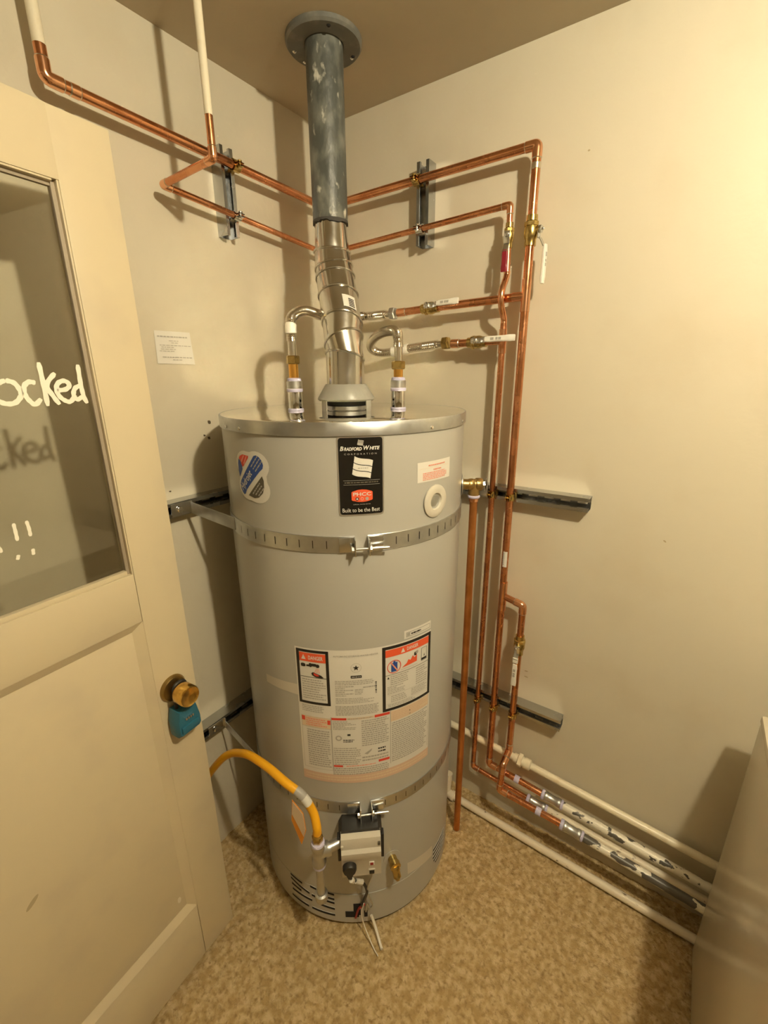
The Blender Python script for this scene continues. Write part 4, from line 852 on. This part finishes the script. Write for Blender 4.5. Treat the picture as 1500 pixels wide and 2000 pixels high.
def gore_pt(deg, v_, off):
    out = []
    for k in (3, 4):
        z, d, a, f, r = RINGS[k]; c = cpx(0, z, d); q_ = ring(c, a, f, r + off, 72); x_ = (deg % 360) / 5.0; i0 = int(x_); out.append(q_[i0 % 72].lerp(q_[(i0 + 1) % 72], x_ - i0))
    return out[0].lerp(out[1], v_)
def gore_patch(d0, d1, v0, v1, off, m, n=6):
    fs = []; vv = []
    for i in range(n + 1):
        for v_ in (v0, v1): vv.append(gore_pt(d0 + (d1 - d0) * i / n, v_, off))
    for i in range(n): fs.append((2 * i, 2 * i + 2, 2 * i + 3, 2 * i + 1))
    b.add(vv, fs, m)
gore_patch(-78, -38, 0.16, 0.62, 0.0016, 'paper')
for k in range(5): gore_patch(-62, -44, 0.20 + 0.065 * k, 0.236 + 0.065 * k, 0.0024, 'ink', 3)
part(b, 'barcode_sticker', t, 'white barcode sticker')
t = thing('vent_pipe', 'thick mottled grey vent pipe passing up through the ceiling above the heater', 'vent pipe', (VX, VY, 2.030))
b = MB(); b.lathe([(0.0425, 2.040), (0.0465, 2.036), (0.0470, 2.045), (0.0465, H + 0.02)], (VX, VY, 0), (0, 0, 1), 'vent', 48, caps=False); part(b, 'pipe', t)
rng = random.Random(5); b = MB(); prof = []
vs = []
for k in range(48):
    a = 2 * math.pi * k / 48
    vs += [(VX + 0.0473 * math.cos(a), VY + 0.0473 * math.sin(a), 2.041), (VX + 0.0476 * math.cos(a), VY + 0.0476 * math.sin(a), 2.033 + rng.uniform(-0.003, 0.003)), (VX + 0.041 * math.cos(a), VY + 0.041 * math.sin(a), 2.036)]
b.add(vs, [f for k in range(48) for f in ((3 * k, 3 * ((k + 1) % 48), 3 * ((k + 1) % 48) + 1, 3 * k + 1), (3 * k + 1, 3 * ((k + 1) % 48) + 1, 3 * ((k + 1) % 48) + 2, 3 * k + 2))], 'rimdark'); part(b, 'ragged_rim', t, 'ragged dark lower rim')
t = thing('ceiling_collar', 'round dark grey metal collar on the ceiling around the vent pipe', 'collar', (VX, VY, H))
b = MB(); b.lathe([(0.0480, -0.012), (0.058, -0.014), (0.089, -0.014), (0.0935, -0.009), (0.0935, 0.0)], (VX, VY, H), (0, 0, 1), 'collar', 56, caps=False); part(b, 'flange', t)
for a in (-150, 160, -5, -40, 95, 60):
    b = MB(); m = 'chrome' if a in (-150, 160, -5) else 'void'
    # screws sit on the ring between pipe and edge
    a2 = {-150: 205, 160: 172, -5: 65}.get(a, a); c = (VX + 0.0765 * math.cos(R(a2)), VY + 0.0765 * math.sin(R(a2)), H - 0.014)
    b.lathe([(0.0048, 0.001), (0.0048, -0.001), (0.003, -0.0028), (0.0, -0.0032)], c, (0, 0, 1), m, 10, caps=False); part(b, 'screw' if m == 'chrome' else 'screw_hole', t)

# ------------------------------------------------------------------ corrugated connectors
def corr(path, r=0.0142, pitch=0.0062, dep=0.0027):
    P = path; out = []; L = 0; acc = [0]
    for i in range(1, len(P)): L += (P[i] - P[i - 1]).length; acc.append(L)
    n = int(L / (pitch / 4)); j = 0
    for k in range(n + 1):
        s = L * k / n
        while j < len(P) - 2 and acc[j + 1] < s: j += 1
        u = (s - acc[j]) / max(acc[j + 1] - acc[j], 1e-9); out.append((P[j].lerp(P[j + 1], u), r - dep * (0.5 - 0.5 * math.cos(2 * math.pi * s / pitch))))
    return [p for p, _ in out], [q for _, q in out]
def hose(label, pts, sleeve_at, nm_near, wall_end):
    P = smooth_path(pts, 14)
    t = thing('flexible_connector', label, 'hose', pts[0], 'corrugated water connectors')
    p, q = corr(P); b = MB(); b.tube(p, q, 'stainless', 14); part(b, 'corrugated_hose', t)
    x, y, z = pts[0]
    b = MB(); b.tube([(x, y, z - 0.045), (x, y, z)], 0.0110, 'stainless', 18); b.tube([(x, y, z - 0.006), (x, y, z + 0.004)], [0.0142, 0.0128], 'stainless', 18); part(b, 'plain_end', t)
    b = MB(); hexnut(b, (x, y, z - 0.053), (0, 0, 1), 0.022, 0.0185, 'brass'); part(b, 'union_nut', t, 'brass union nut')
    e = V(pts[-1]); d = (e - V(pts[-2])).normalized()
    b = MB(); b.tube([e, e + d * 0.022], 0.0105, 'stainless', 18); b.tube([e - d * 0.004, e + d * 0.003], 0.0136, 'stainless', 18); part(b, 'plain_end', t)
    b = MB(); hexnut(b, e + d * 0.031, d, 0.022, 0.0190, wall_end); part(b, 'union_nut', t)
    # label sleeve
    i0, i1 = int(len(P) * sleeve_at[0]), int(len(P) * sleeve_at[1]); b = MB(); b.tube(P[i0:i1], 0.0152, 'whitepl', 18); sl = part(b, 'label_sleeve', t, 'white plastic label sleeve')
    return t, P
hose('corrugated steel connector from the left nipple passing behind the vent', [(NL[0], NL[1], 1.737), (NL[0], NL[1], 1.770), (0.264, -0.440, 1.795), (0.265, -0.395, 1.812), (0.262, -0.310, 1.806), (0.235, -0.180, 1.815), (0.215, -0.080, 1.830), (0.245, -0.054, 1.8320), (0.297, -0.054, 1.8325)], (0.055, 0.145), 'x', 'galv')
hose('corrugated steel connector looping back from the right nipple', [(NR[0], NR[1], 1.722), (0.4930, -0.2785, 1.740), (0.4790, -0.2650, 1.755), (0.4417, -0.2350, 1.763), (0.3785, -0.1900, 1.7630), (0.3211, -0.1500, 1.7526), (0.2833, -0.1180, 1.7360), (0.2729, -0.0900, 1.7217), (0.2885, -0.0680, 1.7139), (0.3298, -0.0560, 1.7162), (0.3991, -0.0530, 1.7250), (0.490, -0.052, 1.7325)], (0.81, 0.90), 'x', 'brass')

# ------------------------------------------------------------------ seismic straps
def sstrap(label, z, bolt_a, drop):
    t = thing('seismic_strap', label, 'strap', (CX, CY, z), 'perforated seismic straps around the heater')
    hw = 0.0195
    def band(mb, a0, a1, n=40):
        for i in range(n):
            q0, q1 = a0 + (a1 - a0) * i / n, a0 + (a1 - a0) * (i + 1) / n
            for off, fl in ((0.0026, False), (0.0006, True)):
                mb.add([cyl(q0, z - hw, RR + off), cyl(q1, z - hw, RR + off), cyl(q1, z + hw, RR + off), cyl(q0, z + hw, RR + off)], [(0, 1, 2, 3)], 'galv')
        for zz in (z - hw, z + hw):
            mb.tube([cyl(a0 + (a1 - a0) * i / n, zz, RR + 0.0016) for i in range(n + 1)], 0.0011, 'galv', 6)
    for a0, a1 in ((-205, bolt_a - 2.6), (bolt_a + 2.6, 70)):
        b = MB(); band(b, a0, a1, 60); part(b, 'band', t)
    b = MB()
    a = -104.0
    while a < 25:
        if abs(a - bolt_a) > 6: crect(b, a - 0.16, a + 0.16, z - 0.0095, z + 0.0095, 0.0032, 'void')
        a += 5.6
    part(b, 'slot', t, 'punched slots', stuff=True, angle=None)
    for s in (-1, 1):
        a = bolt_a + s * 2.6; d = (cyl(a, 0) - cyl(a, 0, 0)).normalized(); tg = V((0, 0, 1)).cross(d)
        b = MB(); b.cbox(cyl(a, z - drop * 0.35, RR + 0.014), (0.0026, 0.028, 2 * hw - 0.002 + drop * 0.5), 'zinc', (tg, d, V((0, 0, 1))), 0.0008); b.cbox(cyl(a + s * 3.2, z, RR + 0.0042), (0.034, 0.003, 2 * hw - 0.004), 'zinc', (tg, d, V((0, 0, 1))), 0.0008); part(b, 'bolt_tab', t)
    d = (cyl(bolt_a, 0) - cyl(bolt_a, 0, 0)).normalized(); tg = V((0, 0, 1)).cross(d); c = cyl(bolt_a, z - 0.004 - drop * 0.5, RR + 0.018)
    b = MB(); b.tube([c - tg * 0.024, c + tg * 0.062], 0.0034, 'zinc', 12); hexnut(b, c - tg * 0.021, tg, 0.007, 0.0075, 'zinc'); hexnut(b, c + tg * 0.019, tg, 0.008, 0.0078, 'zinc'); part(b, 'tension_bolt', t)
    return t
U = sstrap('upper perforated metal strap around the heater below the maker label', 1.277, -45.6, 0.004)
Lw = sstrap('lower perforated metal strap around the heater above the gas valve', 0.490, -46.6, 0.016)
def flatbar(t, p0, p1, wd):
    p0 = V(p0); p1 = V(p1); a = (p1 - p0); ln = a.length; a.normalize(); up = V((0, 0, 1)); nrm = a.cross(up).normalized()
    b = MB(); b.cbox((p0 + p1) / 2, (ln, wd, 0.0026), 'galv', (a, (up - a * up.dot(a)).normalized(), nrm), 0.0008); part(b, 'tie_bar', t)
flatbar(U, (0.046, -0.672, 1.286), (CX + (RR + 0.003) * math.cos(R(-112)), CY + (RR + 0.003) * math.sin(R(-112)), 1.279), 0.034)
flatbar(Lw, (0.046, -0.660, 0.515), (CX + (RR + 0.003) * math.cos(R(-112)), CY + (RR + 0.003) * math.sin(R(-112)), 0.487), 0.030)
for z, y, lb in ((1.289, -0.700, 'zinc strut fitting with bolt on the upper left channel holding the tie bar'), (0.524, -0.690, 'zinc strut fitting with bolts on the lower left channel near the yellow hose')):
    t = thing('strut_fitting', lb, 'bracket', (0.041, y, z), 'strut fittings holding the tie bars')
    b = MB(); b.cbox((0.0435, y, z), (0.004, 0.062, 0.036), 'zinc', None, 0.001); b.cbox((0.047, y + 0.029, z), (0.010, 0.004, 0.034), 'zinc', None, 0.001); part(b, 'plate', t)
    b = MB(); hexnut(b, (0.049, y - 0.008, z), (1, 0, 0), 0.007, 0.009, 'chrome'); b.lathe([(0.011, 0.0), (0.011, 0.0016)], (0.0455, y - 0.008, z), (1, 0, 0), 'zinc', 16); part(b, 'bolt', t)
t = thing('strut_fitting', 'strut fitting with bolt on the upper right channel behind the relief valve', 'bracket', (0.665, -0.041, 1.289), 'strut fittings holding the tie bars')
b = MB(); b.cbox((0.668, -0.0435, 1.292), (0.030, 0.004, 0.040), 'zinc', None, 0.001); part(b, 'plate', t)
b = MB(); hexnut(b, (0.672, -0.049, 1.298), (0, -1, 0), 0.007, 0.009, 'zinc'); part(b, 'bolt', t)

# ------------------------------------------------------------------ relief valve and drain pipe
TX, TY = 0.6955, -0.1835; d = V((TX - CX, TY - CY, 0)).normalized(); tg = V((0, 0, 1)).cross(d); TZ = 1.3400
t = thing('relief_valve', 'brass temperature and pressure relief valve on the right side of the heater', 'valve', (TX, TY, TZ))
b = MB(); b.lathe([(0.032, 0.0), (0.032, 0.002), (0.020, 0.006), (0.012, 0.006)], V((CX, CY, TZ)) + d * (RR + 0.001), d, 'galv', 28); part(b, 'escutcheon', t, 'steel escutcheon')
b = MB(); c = V((TX, TY, TZ)); b.tube([V((CX, CY, TZ)) + d * (RR + 0.004), c], 0.0155, 'valvebrass', 20)
b.lathe([(0.0165, -0.024), (0.0175, -0.020), (0.0175, -0.012), (0.0160, -0.010), (0.0160, -0.004), (0.0190, -0.002), (0.0190, 0.004), (0.0185, 0.012), (0.0165, 0.016)], c + rt * 0.006, rt, 'valvebrass', 24); b.lathe([(0.0150, 0.005), (0.0160, -0.015), (0.0165, -0.030), (0.0145, -0.032)], c, (0, 0, 1), 'valvebrass', 24); part(b, 'body', t)
b = MB(); hexnut(b, c + rt * 0.026, rt, 0.008, 0.010, 'zinc'); b.cbox(c + rt * 0.034 + V((0, 0, 0.004)), (0.002, 0.014, 0.034), 'zinc', (rt, view, V((0, 0, 1))), 0.0006); part(b, 'test_lever', t, 'zinc test lever')
t = thing('drain_pipe', 'dull copper drain pipe dropping from the relief valve almost to the carpet', 'pipe', (TX, TY, 0.004))
b = MB(); b.tube([(TX, TY, TZ - 0.034), (TX + 0.003, TY + 0.002, 0.004)], 0.0112, 'copperdull', 20); part(b, 'pipe', t)
b = MB(); b.lathe([(0.0135, -0.050), (0.0140, -0.046), (0.0150, -0.034)], (TX, TY, TZ), (0, 0, 1), 'copperfit', 20); part(b, 'adapter', t, 'copper adapter'); 
b = MB(); b.lathe([(0.0150, -0.040), (0.0175, -0.037), (0.0175, -0.033), (0.0150, -0.031)], (TX, TY, TZ), (0, 0, 1), 'dope', 20); part(b, 'thread_sealant', t, 'lavender thread sealant')

# ------------------------------------------------------------------ gas control valve (part of the heater)
GA = -49.6; gd = (cyl(GA, 0) - cyl(GA, 0, 0)).normalized(); gt = V((0, 0, 1)).cross(gd); UZ = V((0, 0, 1))
def gp(tv, z, out): return V((CX, CY, z)) + gd * (RR + out) + gt * tv
GX = (gt, UZ, gd)
b = MB()
loft(b, [[gp(x, z, o_) for x, z in ((-0.060, 0.355), (-0.060, 0.440), (-0.050, 0.462), (0.048, 0.464), (0.060, 0.444), (0.060, 0.355))] for o_ in (-0.004, 0.046)], 'blackpl')
b.cbox(gp(-0.060, 0.40, 0.040), (0.008, 0.085, 0.020), 'blackpl', GX, 0.002); b.cbox(gp(0.060, 0.40, 0.040), (0.008, 0.085, 0.020), 'blackpl', GX, 0.002)
gv = part(b, 'gas_control', heater, 'black and pale grey gas control box')
b = MB()
prof = [(0.040, 0.455), (0.062, 0.452), (0.066, 0.440), (0.066, 0.420), (0.074, 0.412), (0.074, 0.392), (0.070, 0.385), (0.066, 0.318), (0.040, 0.314)]
loft(b, [[gp(x, z, o_) for o_, z in prof] for x in (-0.054, 0.054)], 'greypl')
for x_, z_, o_ in ((-0.051, 0.432, 0.066), (0.049, 0.436, 0.066)): b.cbox(gp(x_, z_, o_ + 0.001), (0.007, 0.010, 0.006), 'skirt' if x_ > 0 else 'greypl', GX, 0.001)
part(b, 'cover', gv, 'pale grey plastic cover')
b = MB(); b.cbox(gp(-0.036, 0.344, 0.073), (0.003, 0.003, 0.003), 'greypl', GX, 0.0005); b.lathe([(0.019, 0.060), (0.019, 0.078), (0.016, 0.084), (0.0, 0.085)], gp(-0.033, 0.362, 0), gd, 'blackpl', 24, caps=False)
loft(b, [[gp(-0.033 + x, z, o_) for x, z in ((-0.012, 0.350), (0.012, 0.350), (0.004, 0.328), (-0.004, 0.328))] for o_ in (0.066, 0.080)], 'blackpl'); part(b, 'control_knob', gv, 'black knob')
b = MB(); b.cbox(gp(0.028, 0.366, 0.069), (0.014, 0.014, 0.004), 'whitepl', GX, 0.001); b.cbox(gp(0.028, 0.366, 0.0705), (0.009, 0.009, 0.003), 'redwire', GX, 0.0008); part(b, 'indicator_window', gv)
b = MB(); b.cbox(gp(0.028, 0.330, 0.060), (0.014, 0.014, 0.018), 'blackpl', GX, 0.002); b.cbox(gp(0.028, 0.341, 0.060), (0.018, 0.004, 0.020), 'greypl', GX, 0.001); part(b, 'igniter_socket', gv)
# wiring
def wire(pts, r, m, nm, lb=None, n=10):
    b = MB(); b.tube(smooth_path(pts, n), r, m, 8); return part(b, nm, heater, lb)
wire([gp(-0.033, 0.324, 0.072), gp(-0.026, 0.300, 0.062), gp(-0.008, 0.262, 0.045), gp(0.006, 0.235, 0.035), gp(0.014, 0.195, 0.030), gp(0.008, 0.150, 0.018), gp(-0.004, 0.095, 0.006)], 0.0042, 'blackpl', 'wire', 'black loom')
wire([gp(-0.030, 0.312, 0.070), gp(-0.026, 0.298, 0.064)], 0.0075, 'ghost', 'connector', 'white plug', 3); wire([gp(-0.018, 0.283, 0.054), gp(0.000, 0.262, 0.046)], 0.0078, 'ghost', 'connector', 'white plug', 3)
wire([gp(0.028, 0.322, 0.060), gp(0.028, 0.290, 0.052), gp(0.020, 0.245, 0.040), gp(0.014, 0.195, 0.030), gp(0.022, 0.150, 0.020), gp(0.030, 0.110, 0.014), gp(0.022, 0.095, 0.012), gp(0.014, 0.115, 0.012), gp(0.010, 0.070, 0.006)], 0.0026, 'galv', 'wire', 'grey cable')
wire([gp(0.006, 0.110, 0.010), gp(-0.012, 0.085, 0.006), gp(-0.022, 0.045, 0.004)], 0.0035, 'redwire', 'wire', 'red wire')
wire([gp(0.004, 0.130, 0.020), gp(-0.004, 0.085, 0.020), gp(0.004, 0.040, 0.026), gp(0.026, 0.006, 0.060), gp(0.040, 0.005, 0.085)], 0.0016, 'ghost', 'wire', 'thin white wire')
wire([gp(0.026, 0.060, 0.012), gp(0.036, 0.030, 0.022), gp(0.048, 0.007, 0.055), gp(0.052, 0.006, 0.070)], 0.0042, 'ghost', 'wire', 'thick white wire end')
# drain cock
dd = (cyl(-33.4, 0) - cyl(-33.4, 0, 0)).normalized()
b = MB(); b.lathe([(0.026, 0.0), (0.026, 0.0016), (0.012, 0.0030)], cyl(-33.4, 0.262, RR), dd, 'jacket', 28); dc = part(b, 'drain_cock', heater, 'brass drain valve with escutcheon')
b = MB(); c = cyl(-33.4, 0.262, RR); b.lathe([(0.0135, 0.002), (0.0135, 0.018), (0.016, 0.020), (0.016, 0.032), (0.010, 0.034)], c, dd, 'brass', 20); q = c + dd * 0.026; dn = (V((0, 0, -1)) + dd * 0.7).normalized(); b.lathe([(0.0130, 0.0), (0.0130, 0.012), (0.0115, 0.014), (0.0115, 0.030), (0.0090, 0.032), (0.0055, 0.038)], q, dn, 'brass', 20); part(b, 'spout', dc)

# ------------------------------------------------------------------ gas supply: tee, drip leg, yellow hose
TA = -65.5; gx = CX + 0.415 * math.cos(R(TA)); gy = CY + 0.415 * math.sin(R(TA)); c = V((gx, gy, 0.425))
t = thing('gas_tee', 'galvanised gas tee with capped drip leg left of the gas control', 'pipe fitting', (gx, gy, 0.24))
b = MB(); b.lathe([(0.0185, -0.036), (0.0195, -0.034), (0.0195, -0.022), (0.0165, -0.018), (0.0165, 0.018), (0.0195, 0.022), (0.0195, 0.034), (0.0185, 0.036)], c, UZ, 'galv', 24)
hdir = (gp(-0.055, 0.385, 0.045) - c); hdir.z = 0; hl_ = hdir.length; hdir.normalize(); b.lathe([(0.0165, 0.0), (0.0165, 0.016), (0.0195, 0.020), (0.0195, 0.030)], c, hdir, 'galv', 24); part(b, 'tee', t)
b = MB(); b.tube([c + hdir * 0.028, c + hdir * hl_], 0.0135, 'galv', 20); part(b, 'nipple', t)
b = MB(); b.lathe([(0.0110, -0.036), (0.0110, -0.150)], c, UZ, 'galv', 20); b.lathe([(0.0115, -0.150), (0.0175, -0.152), (0.0175, -0.172), (0.012, -0.180), (0.0, -0.182)], c, UZ, 'galv', 20, caps=False); part(b, 'drip_leg', t)
b = MB(); b.lathe([(0.0165, 0.034), (0.0185, 0.036), (0.0175, 0.042), (0.012, 0.044)], c, UZ, 'dope', 20); part(b, 'sealant_ring', t, 'lavender thread sealant'); b = MB(); b.lathe([(0.0178, -0.044), (0.0178, -0.036)], c, UZ, 'dope', 20); part(b, 'thread_sealant', t, 'lavender thread sealant')
t = thing('gas_hose', 'bright yellow coated gas hose arching from behind the door to the gas tee', 'hose', (gx, gy, 0.475))
HP = [c + V((0, 0, 0.066)), c + V((0, 0, 0.095)), (0.5330, -0.7450, 0.552), (0.5080, -0.7550, 0.600), (0.4580, -0.7650, 0.622), (0.3920, -0.7650, 0.632), (0.3100, -0.7600, 0.620), (0.2500, -0.7550, 0.590), (0.2060, -0.7560, 0.562), (0.1640, -0.7640, 0.520), (0.1000, -0.7760, 0.430), (0.0650, -0.7850, 0.360), (0.0450, -0.7900, 0.250)]
P = smooth_path(HP, 10); b = MB(); b.tube(P, 0.0112, 'yellow', 18); hs = part(b, 'hose', t)
b = MB(); hexnut(b, c + V((0, 0, 0.054)), UZ, 0.020, 0.0150, 'brass'); b.lathe([(0.0125, 0.060), (0.0125, 0.072)], c, UZ, 'brass', 18); part(b, 'end_nut', t, 'brass end nut')
b = MB(); b.tube(P[25:35], 0.0118, 'paper', 18); ls = part(b, 'label_sleeve', t, 'white printed sleeve'); b = MB()
b.tube(P[29:35], 0.0121, 'greyink', 18); part(b, 'print', ls, 'grey printed half')
# warning tag hanging from the hose
a0 = V((0.4885, -0.7735, 0.585)); tx = V((0.80, 0.10, -0.28)).normalized(); tz = V((0.02, -0.02, -1)).normalized(); tn = tx.cross(tz).normalized()
tag = lambda u, v_: a0 + tx * u + tz * v_
b = MB(); b.prism([(0.0, -0.005), (0.036, 0.010), (0.042, 0.062), (0.022, 0.128), (-0.008, 0.070)], a0, tx, tz, tn, 0.0012, 'orange'); wt = part(b, 'warning_tag', t, 'orange and white paper tag')
b = MB(); b.prism([(0.002, -0.001), (0.035, 0.013), (0.0405, 0.060), (0.032, 0.092), (-0.004, 0.045)], a0 + tn * -0.0008, tx, tz, tn, 0.0026, 'peach'); part(b, 'tag_print', wt, 'pale printed panel', angle=None)

# ------------------------------------------------------------------ appliance at the right edge
AX0, AX1, AY0, AY1, AZ = 1.4380, 2.05, -0.80, -0.126, 0.84
t = thing('appliance', 'pale glossy enamel appliance side filling the lower right corner', 'appliance', ((AX0 + AX1) / 2, (AY0 + AY1) / 2, 0))
b = MB(); b.cbox(((AX0 + AX1) / 2, (AY0 + AY1) / 2, AZ / 2 + 0.003), (AX1 - AX0, AY1 - AY0, AZ - 0.014), 'washer', None, 0.006); part(b, 'cabinet', t)
b = MB(); b.cbox(((AX0 + AX1) / 2, (AY0 + AY1) / 2, AZ + 0.008), (AX1 - AX0 + 0.004, AY1 - AY0 + 0.004, 0.022), 'washer', None, 0.008); part(b, 'top_panel', t)
b = MB(); b.cbox(((AX0 + AX1) / 2, AY0 - 0.008, 0.43), (AX1 - AX0 - 0.02, 0.018, 0.70), 'washer', None, 0.006); part(b, 'front_door', t)
